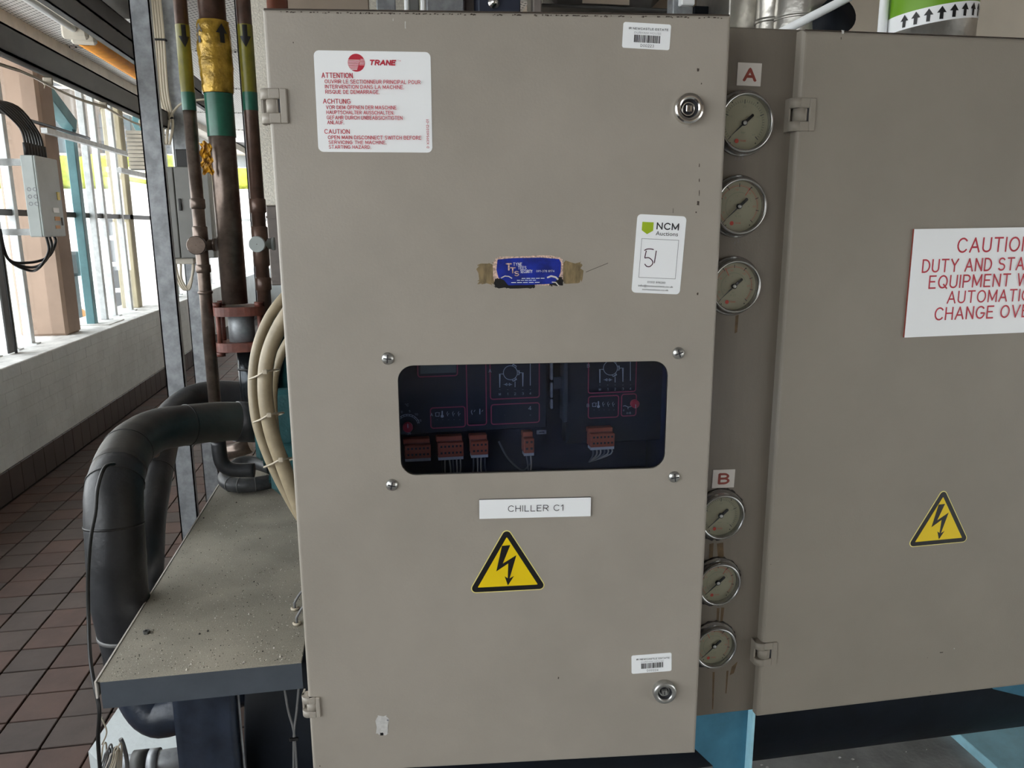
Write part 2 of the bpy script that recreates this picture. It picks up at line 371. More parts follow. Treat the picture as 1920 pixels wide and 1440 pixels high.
    def text(s, st, x0, x1, y0, y1, z, bold=0., slant=0., rot=0., fr=None):
        if all(c in SF or c == ' ' for c in st) and not (len(st) == 1 and bold > .04):
            x = 0; sk = []
            for c in st:
                if c == ' ': x += .42; continue
                w_, ss = SF[c]; sk += [[(x + p[0], p[1]) for p in l] for l in ss]; x += w_ + .27
            tot = max(x - .27, .3); H_ = (x1 - x0) if rot else (y1 - y0); W_ = (y1 - y0) if rot else (x1 - x0); wt = H_ * (.10 + bold * 3.2)
            if len(st) == 1 and SF[st][0] < .3: sxx = H_; x0 = (x0 + x1) / 2 - .1 * sxx
            else: sxx = (W_ - wt) / tot
            syy = H_ - wt
            for l in sk:
                q = []; z += .00003
                for p in l:
                    a_, b_ = wt / 2 + p[0] * sxx + slant * p[1] * syy, wt / 2 + p[1] * syy
                    q.append((x1 - b_, y0 + a_) if rot else (x0 + a_, y0 + b_))
                closed = (Vector(q[0]) - Vector(q[-1])).length < wt * .02
                if not closed:
                    a_ = Vector(q[0]) - Vector(q[1]); b_ = Vector(q[-1]) - Vector(q[-2])
                    q[0] = tuple(Vector(q[0]) + a_.normalized() * wt * .42); q[-1] = tuple(Vector(q[-1]) + b_.normalized() * wt * .42)
                else: q = q[:-1]
                # split at sharp corners so joints stay square
                seg = [q[0]]
                if closed: s.ribbon(q, wt, z, True, fr); continue
                for i in range(1, len(q) - 1):
                    seg.append(q[i]); d1 = (Vector(q[i]) - Vector(q[i - 1])).normalized(); d2 = (Vector(q[i + 1]) - Vector(q[i])).normalized()
                    if d1.dot(d2) < .6:
                        z += .00003
                        seg[-1] = tuple(Vector(q[i]) + d1 * wt * .4); s.ribbon(seg, wt, z, False, fr); z += .00003; seg = [tuple(Vector(q[i]) - d2 * wt * .4)]
                seg.append(q[-1]); s.ribbon(seg, wt, z, False, fr)
            return s
        if bold:
            e_ = bold * (y1 - y0) * 1.1
            for i_, (dx, dy) in enumerate(((-e_, 0), (e_, 0), (0, -e_ * .7), (0, e_ * .7))): s.text(st, x0 + dx, x1 + dx, y0 + dy, y1 + dy, z + i_ * .00003, 0, slant, rot, fr)
            return s
        v, f = glyphs(st, 0)
        if not v: return s
        ax = min(p[0] for p in v); bx = max(p[0] for p in v)
        lo, hi = 0.0, .70
        if any(c in 'gjpqy' for c in st) and not any(c.isupper() for c in st): hi = .70
        sx = (x1 - x0) / max(1e-6, bx - ax); sy = (y1 - y0) / (hi - lo)
        if rot:
            cx, cy = (x0 + x1) / 2, (y0 + y1) / 2; w = y1 - y0; h = x1 - x0
            sx = w / (bx - ax); sy = h / (hi - lo)
            vs = [(cx - ((p[1] - lo) * sy - h / 2), cy + (p[0] - ax) * sx - w / 2, z) for p in v]
        else:
            vs = [(x0 + (p[0] - ax) * sx + slant * p[1] * sy, y0 + (p[1] - lo) * sy, z) for p in v]
        return s.raw(vs, f, fr=fr)
    def rrect(s, x0, x1, y0, y1, r, n=5): return rr(x0, x1, y0, y1, r, n)
def rr(x0, x1, y0, y1, r, n=5):
    out = []
    for cx, cy, a0 in ((x1 - r, y1 - r, 0), (x0 + r, y1 - r, 90), (x0 + r, y0 + r, 180), (x1 - r, y0 + r, 270)):
        for k in range(n + 1):
            a = math.radians(a0 + 90 * k / n); out.append((cx + r * math.cos(a), cy + r * math.sin(a)))
    return out
def smoothpath(pts, k=6):
    P_ = [Vector(p) for p in pts]; out = []
    for i in range(len(P_) - 1):
        p0 = P_[max(0, i - 1)]; p1 = P_[i]; p2 = P_[i + 1]; p3 = P_[min(len(P_) - 1, i + 2)]
        for j in range(k):
            t = j / k; out.append(.5 * (2 * p1 + (p2 - p0) * t + (2 * p0 - 5 * p1 + 4 * p2 - p3) * t * t + (3 * p1 - p0 - 3 * p2 + p3) * t ** 3))
    out.append(P_[-1]); return out

# ------------------------------------------------------------------ objects
WL = {}
def thing(name, label, cat, loc, group=None):
    o = bpy.data.objects.new(name, None); COL.objects.link(o); o.location = loc; o.empty_display_size = .05
    o['label'] = label; o['category'] = cat; WL[o] = Vector(loc)
    if group: o['group'] = group
    return o
def obj(name, mb, parent=None, label=None, cat=None, group=None, kind=None):
    me = bpy.data.meshes.new(name)
    V = np.array(mb.v); c = Vector(((V.min(0) + V.max(0)) / 2).tolist())
    if parent is None: c.z = float(V[:, 2].min())
    me.from_pydata((V - np.array(c)).tolist(), [], mb.f)
    for m_ in mb.mats: me.materials.append(m_)
    me.polygons.foreach_set('material_index', mb.mi); me.polygons.foreach_set('use_smooth', mb.sm); me.update()
    o = bpy.data.objects.new(name, me); COL.objects.link(o); WL[o] = c
    if parent: o.parent = parent; o.location = c - WL[parent]
    else: o.location = c
    if label: o['label'] = label
    if cat: o['category'] = cat
    if group: o['group'] = group
    if kind: o['kind'] = kind
    return o
def struct(name, mb, label=None): return obj(name, mb, None, label, None, None, 'structure')
def inst(o, name, loc, parent):
    c = o.copy(); c.name = name; COL.objects.link(c); c.parent = parent; WL[c] = Vector(loc); c.location = Vector(loc) - WL[parent]; return c
def copytree(t, d, label=None):
    c = t.copy(); COL.objects.link(c); c.location = t.location + Vector(d); WL[c] = WL[t] + Vector(d)
    if label: c['label'] = label
    for ch in list(t.children):
        k = ch.copy(); COL.objects.link(k); k.parent = c; WL[k] = WL[ch] + Vector(d)
        for g in list(ch.children):
            h = g.copy(); COL.objects.link(h); h.parent = k
    return c

# ================================================================== STRUCTURE
XW = -2.116
b = MB().m(GROUT).box((-2.6, -5.1, -.2), (4.2, 14, -.012)); floor = struct('floor', b)
# quarry tiles: individually laid where they can be told apart
first = None; cnt = 0
tiles = []
for i in range(15):
    for j in range(80):
        x0 = -2.1 + .15 * i; y0 = .389 + .15 * j
        if x0 > -.06: continue
        tiles.append((math.hypot(x0 + .07, y0 + .07), x0, y0))
def seen(x0, y0):
    v = Vector((x0 + .075, y0 + .075, -CAMZ)); c = Matrix(RM).transposed() @ v
    if c.z > -.05: return False
    px = 960 - F * c.x / c.z * -1 if False else 960 + F * c.x / -c.z; py = 720 - F * c.y / -c.z
    return -80 < px < 610 and -80 < py < 1500
tiles.sort(); rest = MB().m(TILE2)
for d, x0, y0 in tiles:
    if seen(x0, y0) and cnt < 290:
        dz = random.uniform(-.0015, 0)
        if cnt < 2:
            t = obj('tile', MB().m([TILE, TILE2][cnt]).box((x0 + .003, y0 + .003, -.011), (x0 + .147, y0 + .147, 0), .002), floor)
            first = (first or []) + [t]
        else:
            t = inst(first[0 if random.random() < .55 else 1], 'tile', (x0 + .075, y0 + .075, -.0055 + dz), floor)
        cnt += 1
    else:
        rest.m(random.choice((TILE, TILE2))).box((x0 + .003, y0 + .003, -.011), (x0 + .147, y0 + .147, -.001))
obj('distant_tiles', rest, floor, kind='stuff')
b = MB().m(CONC).box((-.03, -5, -.012), (4, 4.2, 0)); struct('trim_1', b)
# low masonry wall under the windows
b = MB().m(WPAINT).box((XW - .02 - .45, -5, -.1), (XW - .012, 14, .70))
wl = struct('wall_left', b)
bf = None; nb = 0
for r_ in range(8):
    z0 = .178 + r_ * .069; z1 = min(z0 + .067, .728)
    for k in range(30):
        y0 = 4.05 + k * .225 + (.1125 if r_ % 2 else 0)
        if y0 > 9.5: continue
        dx = random.uniform(-.0004, .0004)
        if bf is None:
            bf = obj('brick', MB().m(WPAINT).box((XW - .02, y0 + .0006, z0), (XW, y0 + .2244, z1 + .0013), .0007), wl); base = WL[bf].copy(); hz = (z0 + z1) / 2
        elif z1 - z0 > .06:
            inst(bf, 'brick', (base.x + dx, y0 + .1125, (z0 + z1) / 2), wl)
obj('distant_bricks', MB().m(WPAINT).box((XW - .02, 9.5, .17), (XW, 14, .73)).box((XW - .02, -5, .17), (XW, 4.05, .73)), wl, kind='stuff')
obj('sill', MB().m(SILL).box((-2.62, -5, .70), (XW - .001, 14, .734), .004), wl)
bf = None
for k in range(46):
    y0 = 3.6 + k * .152
    if bf is None: bf = obj('skirting_tile', MB().m(SKIRT).box((XW - .013, y0 + .002, -.001), (XW + .008, y0 + .15, .176), .003), wl); base = WL[bf].copy(); yb = y0
    else: inst(bf, 'skirting_tile', (base.x, base.y + y0 - yb, base.z), wl)
obj('distant_skirting', MB().m(SKIRT).box((XW - .013, 3.6 + 46 * .152, 0), (XW + .008, 14, .176)).box((XW - .013, -5, 0), (XW + .008, 3.6, .176)), wl, kind='stuff')
obj('lintel', MB().m(LAMPW).box((-2.62, -5, 2.69), (XW - .02, 14, 2.78)), wl)
# ceiling of perforated trays
ce = struct('ceiling', MB().m(DKST).box((-2.7, -5.1, 2.80), (4.2, 14.1, 2.95)))
cf = None
for i in range(3):
    for j in range(7):
        x0 = -2.5 + i * 2.4; y0 = 1.42 + j * 1.6
        bb = MB().m(PERF).box((x0 + .012, y0 + .05, 2.765), (x0 + 2.388, y0 + 1.55, 2.785)).box((x0, y0 + .012, 2.775), (x0 + 2.4, y0 + 1.588, 2.79), 0)
        if cf is None: cf = obj('ceiling_panel', bb, ce); base = WL[cf].copy(); b0 = (x0, y0)
        else: inst(cf, 'ceiling_panel', (base.x + x0 - b0[0], base.y + y0 - b0[1], base.z), ce)
obj('ceiling_plate', MB().m(BRNB).box((-2.5, -5, 2.77), (4.1, 1.4, 2.79)), ce)  # unseen stretch of ceiling, coloured dark to cut bounce onto the door top
# walls not in view but closing the room
struct('wall_right', MB().m(BEIGE).box((4, -.2, -.1), (4.15, 4.3, 2.85)).box((4, -5.1, 1.45), (4.15, -.2, 2.85)).box((4, -5.1, -.1), (4.15, -.2, .1)))
w3 = struct('window_3', MB().m(GALVL).box((4.02, -5, .1), (4.07, -.2, .14)).box((4.02, -5, 1.41), (4.07, -.2, 1.45)))
for y in (-4.9, -3.7, -2.5, -1.3, -.25): obj('mullion', MB().m(GALVL).box((4.02, y - .025, .14), (4.07, y + .025, 1.41)), w3)
obj('pane', MB().m(CLEAR).box((4.04, -4.9, .14), (4.045, -.25, 1.41)), w3)
struct('ground_outside_right', MB().m(PAVE).box((4.2, -30, -.6), (40, 20, -.45)))
struct('wall_back', MB().m(BEIGE).box((.9, 4.2, -.1), (4.1, 4.35, 2.85)).box((.9, 4.35, -.1), (1.05, 14, 2.85)))
struct('wall_end', MB().m(WPAINT).box((-2.6, 14, -.1), (1.05, 14.15, .8)).box((-2.6, 14, 2.5), (1.05, 14.15, 2.85)).box((-.3, 14, .8), (1.05, 14.15, 2.5)))
struct('wall_front', MB().m(BEIGE).box((-2.6, -5.15, -.1), (4.1, -5, 2.85)))
# window_1: the long glazed screen on the sill
w1 = struct('window_1', MB().m(DKST).box((-2.40, -4.9, 1.585), (-2.36, 13.9, 1.625)))
def mull(y, w, d, m_, x=-2.37, z1=2.69): return obj('mullion', MB().m(m_).box((x - d / 2, y - w / 2, .734), (x + d / 2, y + w / 2, z1), .003).box((x - d / 2 - .02, y - w / 2 - .01, .734), (x + d / 2 + .03, y + w / 2 + .01, .742)), w1)
mf = mull(5.34, .05, .05, GALVL)
for y in (4.75, 5.05, 5.6, 6.97, 7.3, 7.75, 9.0, 9.5, 10.0, 10.6, 11.3, 12.1, 13.0, 3.2, 1.6, 0.0, -1.6, -3.2): inst(mf, 'mullion', (WL[mf].x + (.03 if 6.9 < y < 7.1 else 0), y, WL[mf].z), w1)
obj('pane', MB().m(CLEAR).box((-2.385, -4.9, .74), (-2.381, 13.9, 2.69)), w1)
obj('head_rail', MB().m(GALVL).box((-2.42, -4.9, 2.62), (-2.33, 13.9, 2.69)), w1)
w2 = struct('window_2', MB().m(GALVL).box((-2.4, 14.02, 1.6), (-.3, 14.07, 1.65)))
for x in (-2.1, -1.6, -1.1, -.6): obj('mullion', MB().m(GALVL).box((x - .03, 14.02, .8), (x + .03, 14.07, 2.5)), w2)

# ------------------------------------------------------------------ columns and posts along the glazing
b = MB().m(TAN).box((-2.6, 6.0, .73), (-2.275, 6.26, 2.77), .02)
c1 = obj('column', b, None, 'tan painted square column standing on the sill behind the grey switch box', 'column')
b = MB().m(TANY).box((-2.52, 8.0, .73), (-2.36, 8.12, 2.69), .01)
obj('column', b, None, 'yellowish column on the sill beyond the thin window bars', 'column')
t = thing('steel_post', 'teal painted steel post with an angled top arm right of the tan column', 'post', (-2.34, 6.68, .73))
obj('upright', MB().m(TEALP).box((-2.375, 6.65, .733), (-2.31, 6.72, 2.33), .004), t)
obj('brace', MB(Fr((-2.34, 6.69, 2.29), (0, -.8, .35), (1, 0, 0))).m(TEALP).box((-.02, -.045, -.05), (.6, .045, .05), .004), t)
obj('base_plate', MB().m(SILL).box((-2.42, 6.58, .731), (-2.18, 6.95, .742), .002), t)
t = thing('steel_post', 'teal angled brace end high on the glazing behind the tall zinc strut', 'post', (-2.34, 8.9, .73))
obj('upright', MB().m(TEALP).box((-2.385, 9.12, .733), (-2.29, 9.25, 2.2), .004), t)
obj('brace', MB(Fr((-2.34, 9.18, 2.17), (0, -.8, .45), (1, 0, 0))).m(TEALP).box((-.02, -.045, -.05), (.8, .045, .05), .004), t)

# ------------------------------------------------------------------ outside
gr = struct('ground_outside', MB().m(PAVE).box((-40, -10, -.6), (-2.66, 40, -.45)), )
obj('boundary_wall', MB().m(PAVE).box((-22, 24, -.45), (-2.7, 24.4, 2.6)), None, 'pale wall outside below the yellow green hedge', 'wall')
hb = MB().m(HEDGE)
for k in range(60):
    x = -20 + k * .3; hb.lathe([(0.01, -.5), (.42, -.3), (.5, .1), (.36, .42), (.01, .55)], 7, Fr((x, 24.5 + random.uniform(-.1, .2), 3.05 + random.uniform(-.06, .06))))
obj('hedge', hb, None, 'yellow green hedge on the wall outside the windows', 'hedge')
fb = thing('building', 'tan building with grey windows seen outside above the hedge', 'building', (-14, 30, -.45))
obj('facade', MB().m(FACADE).box((-34, 30, -.45), (-2.8, 36, 14)), fb)
wf = None
for i in range(9):
    for j in range(4):
        x0 = -19 + i * 1.9; z0 = 4.1 + j * 2.2
        if wf is None: wf = obj('window', MB().m(FGLASS).box((x0, 29.93, z0), (x0 + 1.0, 30, z0 + 1.3)).m(PAVE).box((x0 - .1, 29.88, z0 - .1), (x0 + 1.1, 29.95, z0 - .02)), fb); base = WL[wf].copy(); b0 = (x0, z0)
        else: inst(wf, 'window', (base.x + x0 - b0[0], base.y, base.z + z0 - b0[1]), fb)
# panelled white gate
a = P(216, 600, Y=11.5); c_ = P(199, 420, Y=11.5)
gt = thing('gate', 'white gate with stacked grey panes outside left of the yellowish column', 'gate', (a.x, 11.5, -.45))
gx0, gx1 = a.x - .02, a.x + .34
b = MB().m(WHITE); b.box((gx0 - .4, 11.5, -.45), (gx0, 11.56, 1.75)).box((gx1, 11.5, -.45), (gx1 + .06, 11.56, 1.75)); obj('gate_frame', b, gt)
for k in range(6):
    z = -.4 + k * .36; obj('pane', MB().m(FGLASS).box((gx0, 11.52, z), (gx1, 11.54, z + .3)), gt)
    obj('rail', MB().m(WHITE).box((gx0, 11.5, z + .3), (gx1, 11.56, z + .36)), gt)
a = P(146, 555, Y=9.5); obj('barrel', MB(Fr((a.x - .05, 9.5, -.45))).m(ORB).lathe([(0.001, 0), (.12, 0), (.13, .3), (.125, .7), (.13, 1.0), (.001, 1.1)], 20), None, 'orange drum outside between column and teal post', 'drum')
a = P(140, 495, Y=8.2)
b = MB().m(BCAB).box((a.x - .12, 8.2, -.45), (a.x - .02, 8.3, a.z - .1)).box((a.x - .18, 8.2, a.z - .12), (a.x + .05, 8.35, a.z + .12), .03)
obj('meter_box', b, None, 'small black box on a stand outside, beside the tan column', 'box')

# ------------------------------------------------------------------ galvanised frame and roof members
def channel(name, x, y, w, d, z0, z1, m_, label, cat, extra=None):
    t_ = thing(name, label, cat, (x, y, z0))
    b = MB().m(m_).box((x, y, z0), (x + w, y + .004, z1)).box((x, y, z0), (x + .004, y + d, z1)).box((x + w - .004, y, z0), (x + w, y + d, z1))
    b.box((x + w - .004, y + d - .004, z0), (x + w - .018, y + d, z1))
    obj('web', b, t_)
    obj('foot_plate', MB().m(m_).box((x - .02, y - .02, z0), (x + w + .02, y + d + .03, z0 + .008)), t_)
    return t_
a0 = P(290, 500, Y=2.6)
channel('strut', a0.x, 2.6, .058, .025, 0, 2.76, GALV, 'tall galvanised strut nearest the camera, left of the copper pipes', 'strut')
a0 = P(355, 600, Y=3.8)
s2 = channel('strut', a0.x, 3.8, .07, .04, 0, 2.76, GALV, 'galvanised strut behind the grey control enclosure carrying pale cables', 'strut')
X2 = a0.x
a0 = P(446, 100, Y=3.0)
channel('strut', a0.x, 3.0, .022, .04, .3, 2.76, GALVL, 'thin pale strut seen between the big and the small right copper pipe', 'strut')
def beam(xl, y0, y1, zt, h, m_, label):
    t_ = thing('beam', label, 'beam', (xl, (y0 + y1) / 2, zt - h))
    obj('web', MB().m(m_).box((xl, y0, zt - h), (xl + .006, y1, zt)), t_)
    obj('flange', MB().m(m_).box((xl - .03, y0, zt - .006), (xl + .006, y1, zt)).box((xl - .03, y0, zt - h), (xl + .006, y1, zt - h + .006)), t_)
    return t_
bm1 = beam(-.915, .9, 3.8, 2.006, .072, DKST, 'dark steel rail running from upper left to the cable strut')
a = P(222, 60, Z=2.45); beam(a.x, 1.2, 6.5, 2.45, .09, DKST, 'dark steel rail beside the orange lamp, higher up')
a = P(230, 34, Z=2.6); beam(a.x, 1.2, 6.5, 2.6, .09, DKST, 'dark steel rail nearest the perforated ceiling, behind the first strut')
# sagging pale cables under the rail, clipped
b = MB().m(WIRE)
for k in range(3):
    pts = []
    for i in range(22):
        y = 1.8 + i * .095; pts.append((-.95 + .008 * k, y, 1.925 - .012 * abs(math.sin((y - 1.8) * math.pi / .62)) - .004 * k))
    b.tube(pts, .0035, 6)
cb = obj('cable', b, None, 'thin pale cables clipped beneath the dark rail at upper left', 'cable')
for k in range(4):
    y = 2.1 + k * .46; obj('cable_tie', MB().m(WIRE).box((-.955, y, 1.912), (-.928, y + .006, 1.934), .002).tube([(-.95, y, 1.912), (-.954, y + .003, 1.903)], .0015, 5), cb)
# lamps
def lamp(px, py, z, ln, diff, label):
    a = P(px, py, Z=z) if px > -900 else P(155, 62, Z=z) - Vector((0, 1.6, 0)); t_ = thing('lamp', label, 'lamp', (a.x, a.y + ln / 2, z))
    w = .05
    obj('body', MB().m(LAMPW).box((a.x - w, a.y, z + .02), (a.x + w, a.y + ln, z + .085), .01), t_)
    for y in (a.y - .01, a.y + ln - .03):
        e = MB().m(LAMPW).box((a.x - w - .012, y, z - .055), (a.x + w + .012, y + .04, z + .09), .012)
        if diff and y < a.y: e.m(BOXD).box((a.x - .018, y - .004, z + .01), (a.x + .018, y, z + .05), .003)
        obj('end_cap', e, t_)
    if diff:
        d = MB().m(ORANGE); prof = [(-.045, .02), (-.058, -.01), (-.05, -.045), (-.015, -.055), (.015, -.055), (.05, -.045), (.058, -.01), (.045, .02)]
        vs = [(a.x + p[0], y, z + p[1]) for y in (a.y + .03, a.y + ln - .03) for p in prof]; n = len(prof)
        d.raw(vs, [(i, i + 1, n + i + 1, n + i) for i in range(n - 1)], True); d.f = [f[::-1] for f in d.f]
        obj('diffuser', d, t_)
    else: obj('tube', MB().m(WHITE).cyl((a.x, a.y + .03, z - .01), (a.x, a.y + ln - .03, z - .01), .016, 12), t_)
    for y in (a.y + .3, a.y + ln - .4): obj('bracket', MB().m(LAMPW).box((a.x - .01, y, z + .08), (a.x + .01, y + .03, 2.77)), t_)
lamp(155, 62, 2.5, 1.5, True, 'ceiling lamp with an orange aged diffuser')
lamp(-999, 0, 2.5, 1.5, False, 'plain white ceiling batten lamp in front of the orange one')
# duct corner above
a = P(185, 8, Y=4.6)
obj('duct', MB().m(BOXD).box((a.x - .14, 4.3, a.z), (a.x + .35, 4.9, 2.765), .02), None, 'dark grey ceiling duct at the top left corner', 'duct')

# ------------------------------------------------------------------ isolator on the glazing frame
X0, X1, Y0, Y1, Z0, Z1 = -2.12, -2.035, 5.2, 5.53, 1.45, 1.935
t = thing('switch_box', 'pale grey switch box with black cables in front of the tan column', 'switch box', ((X0 + X1) / 2, (Y0 + Y1) / 2, Z0))
obj('case', MB().m(BOXG).box((X0, Y0, Z0), (X1 - .012, Y1, Z1), .006), t)
cv = MB().m(BOXG).box((X1 - .012, Y0, Z0), (X1, Y1, Z1), .005)
cv.m(ORB).box((X1, 5.38, 1.55), (X1 + .002, 5.46, 1.575)).box((X1, 5.38, 1.50), (X1 + .002, 5.45, 1.52)).m(WHITE).box((X1, 5.37, 1.60), (X1 + .002, 5.46, 1.63)).m(INK).box((X1, 5.48, 1.52), (X1 + .004, 5.5, 1.57)).m(YEL).box((X1, 5.46, 1.68), (X1 + .003, 5.5, 1.73))
obj('cover', cv, t)
for i in range(2):
    for j in range(3):
        x = X0 + .03 + i * .032; z = 1.735 - j * .043
        obj('knockout', MB(Fr((x, Y0 - .0005, z), (1, 0, 0), (0, 0, 1))).m(GREY).ribbon([(.010 * math.cos(q * math.pi / 8), .010 * math.sin(q * math.pi / 8)) for q in range(16)], .0035, .001, True), t)
for z in (1.46, 1.88): obj('bracket', MB().m(GALVL).box((-2.35, 5.28, z), (X0, 5.32, z + .04)), t)
for k in range(7):
    y = 5.23 + k * .042
    obj('gland', MB().m(BCAB).cyl((-2.09, y, Z1), (-2.09, y, Z1 + .075), .016, 10), t)
b = MB().m(BCAB)
for k in range(7):
    y = 5.23 + k * .042
    b.tube(smoothpath([(-2.09, y, Z1 + .06), (-2.1, y - .02, Z1 + .16), (-2.16, y - .12, Z1 + .26 + .006 * k), (-2.24, 5.2, Z1 + .30), (-2.27, 5.16, Z1 + .2), (-2.27, 5.16, 1.2), (-2.27, 5.16, .74)], 5), .008, 7)
for k, (yy, dz) in enumerate(((5.36, 0), (5.41, .02), (5.48, .05))):
    b.tube(smoothpath([(-2.09, yy, Z0), (-2.09, yy + .01, 1.36 + dz), (-2.12, yy - .06, 1.27 + dz), (-2.2, 5.33, 1.24 + dz), (-2.26, 5.2, 1.32), (-2.27, 5.17, 1.5)], 6), .009, 7)
obj('cable', b, None, 'black cables looping around the pale grey switch box', 'cable')
# perforated cable tray strip behind, left edge
b = MB().m(DKST).box((-2.31, 5.14, .74), (-2.3, 5.24, 2.45)); 
for k in range(50): b.m(WHITE).box((-2.2995, 5.17, 1.35 + k * .021), (-2.299, 5.19, 1.358 + k * .021))
obj('cable_ladder', b, None, 'dark slotted cable ladder standing on the sill left of the switch box', 'cable ladder')
b = MB().m(BCAB).tube(smoothpath([(-2.3, 5.2, 1.9), (-2.3, 5.2, 2.1), (-2.28, 5.28, 2.2), (-2.28, 6.0, 2.21), (-2.28, 6.9, 2.21)], 6), .012, 8)
obj('cable', b, None, 'single black cable crossing the tan column at its top', 'cable')
obj('cross_rail', MB().m(GALVL).box((-2.25, 5.9, 2.14), (-2.21, 8.2, 2.175)), None, 'pale horizontal rail behind the top of the tan column', 'rail')
obj('cross_rail', MB().m(GALVL).box((-2.25, 7.4, 1.98), (-2.21, 9.4, 2.02)), None, 'pale horizontal rail across the window bars beside the first strut', 'rail')

# ------------------------------------------------------------------ grey enclosure on second strut
a = P(285, 312, Y=3.5); e = P(404, 484, Y=3.5)
t = thing('enclosure', 'mid grey two door control enclosure hung on the second strut', 'enclosure', ((a.x + e.x) / 2, 3.6, e.z))
obj('case', MB().m(BOXD).box((a.x, 3.51, e.z), (e.x, 3.795, a.z), .004), t)
xm = P(324, 312, Y=3.5).x
obj('door', MB().m(BOXD).box((a.x + .002, 3.495, e.z + .002), (xm - .002, 3.512, a.z - .002), .003), t)
obj('door', MB().m(BOXD).box((xm + .002, 3.495, e.z + .002), (e.x - .002, 3.512, a.z - .002), .003), t)
obj('handle', MB().m(BCAB).box((xm + .012, 3.485, e.z + .2), (xm + .022, 3.496, e.z + .25), .002), t)
obj('junction_box', MB().m(BCAB).box((xm, 3.55, a.z), (xm + .09, 3.7, a.z + .075), .004), None, 'small black junction box on top of the grey enclosure', 'box')
b = MB().m(WIRE)
for k in range(3):
    x = P(318 + 9 * k, 490, Y=3.52).x
    b.tube(smoothpath([(x, 3.56, e.z + .005), (x, 3.54, e.z - .03), (x + .02 - .01 * k, 3.53, e.z - .09), (x + .05 - .012 * k, 3.53, e.z - .135), (x + .085 - .02 * k, 3.54, e.z - .07), (x + .09 - .02 * k, 3.56, e.z + .005)], 5), .0055, 7)
obj('cable', b, None, 'pale cable loops hanging under the grey enclosure', 'cable')
obj('trunking', MB().m(LAMPW).box((P(312, 490, Y=3.52).x, 3.53, e.z - .025), (P(362, 490, Y=3.52).x, 3.6, e.z), .003), None, 'short cream trunking under the grey enclosure', 'trunking')
# pale cables down the strut
b = MB().m(WIRE)
for k in range(4):
    dx = .011 * k
    pts = [(X2 - .03 + dx, 3.77, 2.75), (X2 - .025 + dx, 3.77, 2.35), (X2 - .03 + dx, 3.77, 2.1), (X2 - .02 + dx, 3.77, 1.99), (X2 - .045 + dx * 1.8, 3.75, 1.93), (X2 - .03 + dx, 3.72, e.z + .49)]
    b.tube(smoothpath(pts, 6), .006, 7)
b.tube(smoothpath([(X2 - .26, 3.76, 2.09), (X2 - .1, 3.76, 2.05), (X2 - .02, 3.76, 1.975)], 6), .005, 7)
b.tube(smoothpath([(X2 + .16, 3.76, 2.06), (X2 + .06, 3.76, 2.04), (X2, 3.76, 1.975)], 6), .005, 7)
cbl = obj('cable', b, None, 'bundle of pale cables strapped down the second strut', 'cable')
for z in (2.3, 1.975): obj('cable_tie', MB().m(BCAB).box((X2 - .04, 3.758, z), (X2 + .02, 3.782, z + .008), .002), cbl)
# louvred vent
a = P(272, 245, Y=4.6); e2 = P(300, 318, Y=4.6)
t = thing('louvre', 'grey louvred vent left of the pale strapped cables', 'vent', (a.x, 4.6, e2.z))
obj('vent_frame', MB().m(BOXD).box((a.x - .1, 4.62, e2.z), (e2.x, 4.66, a.z)).m(LAMPW).box((e2.x - .04, 4.56, e2.z - .02), (e2.x + .01, 4.62, a.z - .02), .003), t)
obj('hanger', MB().m(BOXD).box((a.x, 4.63, a.z - .01), (a.x + .03, 4.65, 2.77)), t); hs = (a.z - e2.z) / 10
for k in range(10): obj('slat', MB(Fr((a.x - .1, 4.6, e2.z + hs * (k + .5)), (1, 0, 0), (0, .6, 1))).m(LAMPW).box((0, -.008, -.001), (e2.x - a.x + .06, .012, .001)), t)

# ------------------------------------------------------------------ boards / duct behind the right small pipe
a = P(464, 60, Y=3.2)
t = thing('duct', 'cream stippled duct with a brown lower panel behind the copper pipes', 'duct', (.1, 3.3, 1.28))
obj('duct_side', MB().m(CREAM).box((a.x, 3.2, 1.585), (.55, 3.7, 2.765), .004), t)
obj('lower_panel', MB().m(BRNB).box((a.x + .02, 3.22, 1.27), (.5, 3.68, 1.585), .004).box((a.x + .018, 3.212, 1.535), (.5, 3.22, 1.545)).box((a.x + .018, 3.212, 1.29), (.5, 3.22, 1.30)), t)

# ------------------------------------------------------------------ copper pipes
YP = 2.15
def zat(px, py): return P(px, py, Y=YP).z
def xat(px, py): return P(px, py, Y=YP).x
def arrow_on(b, cx, cy, r, z0, z1, w, up=False, a0=-math.pi / 2, mt=BLACK):
    "arrow wrapped round a vertical cylinder; z0 top, z1 bottom"
    b.m(mt); n = 10; h = z0 - z1; hd = min(.5 * h, w * .95)
    def colm(u): 
        k = 1 - abs(u) / (w / 2)
        if up:
            tip = z0 - hd + hd * k; return (z0 - hd if abs(u) > w * .2 else z1, tip)
        return (z1 + hd - hd * k, z1 + hd if abs(u) > w * .2 else z0)
    for i in range(n):
        u0 = -w / 2 + w * i / n; u1 = u0 + w / n; um = (u0 + u1) / 2; vs = []
        stem = abs(um) < w * .16
        for u in (u0, u1):
            k = 1 - abs(u) / (w / 2)
            if up: hi = z0 - hd + hd * k; lo = z1 if stem else z0 - hd
            else: lo = z1 + hd - hd * k; hi = z0 if stem else z1 + hd
            a_ = a0 + u / r; vs += [(cx + r * math.cos(a_), cy + r * math.sin(a_), lo), (cx + r * math.cos(a_), cy + r * math.sin(a_), hi)]
        b.raw(vs, [(0, 2, 3, 1)])
def pipe(px, py, r, ztop, zbot, label, m_=COPPER):
    x = xat(px, py); t_ = thing('pipe', label, 'pipe', (x, YP, zbot)); return t_, x
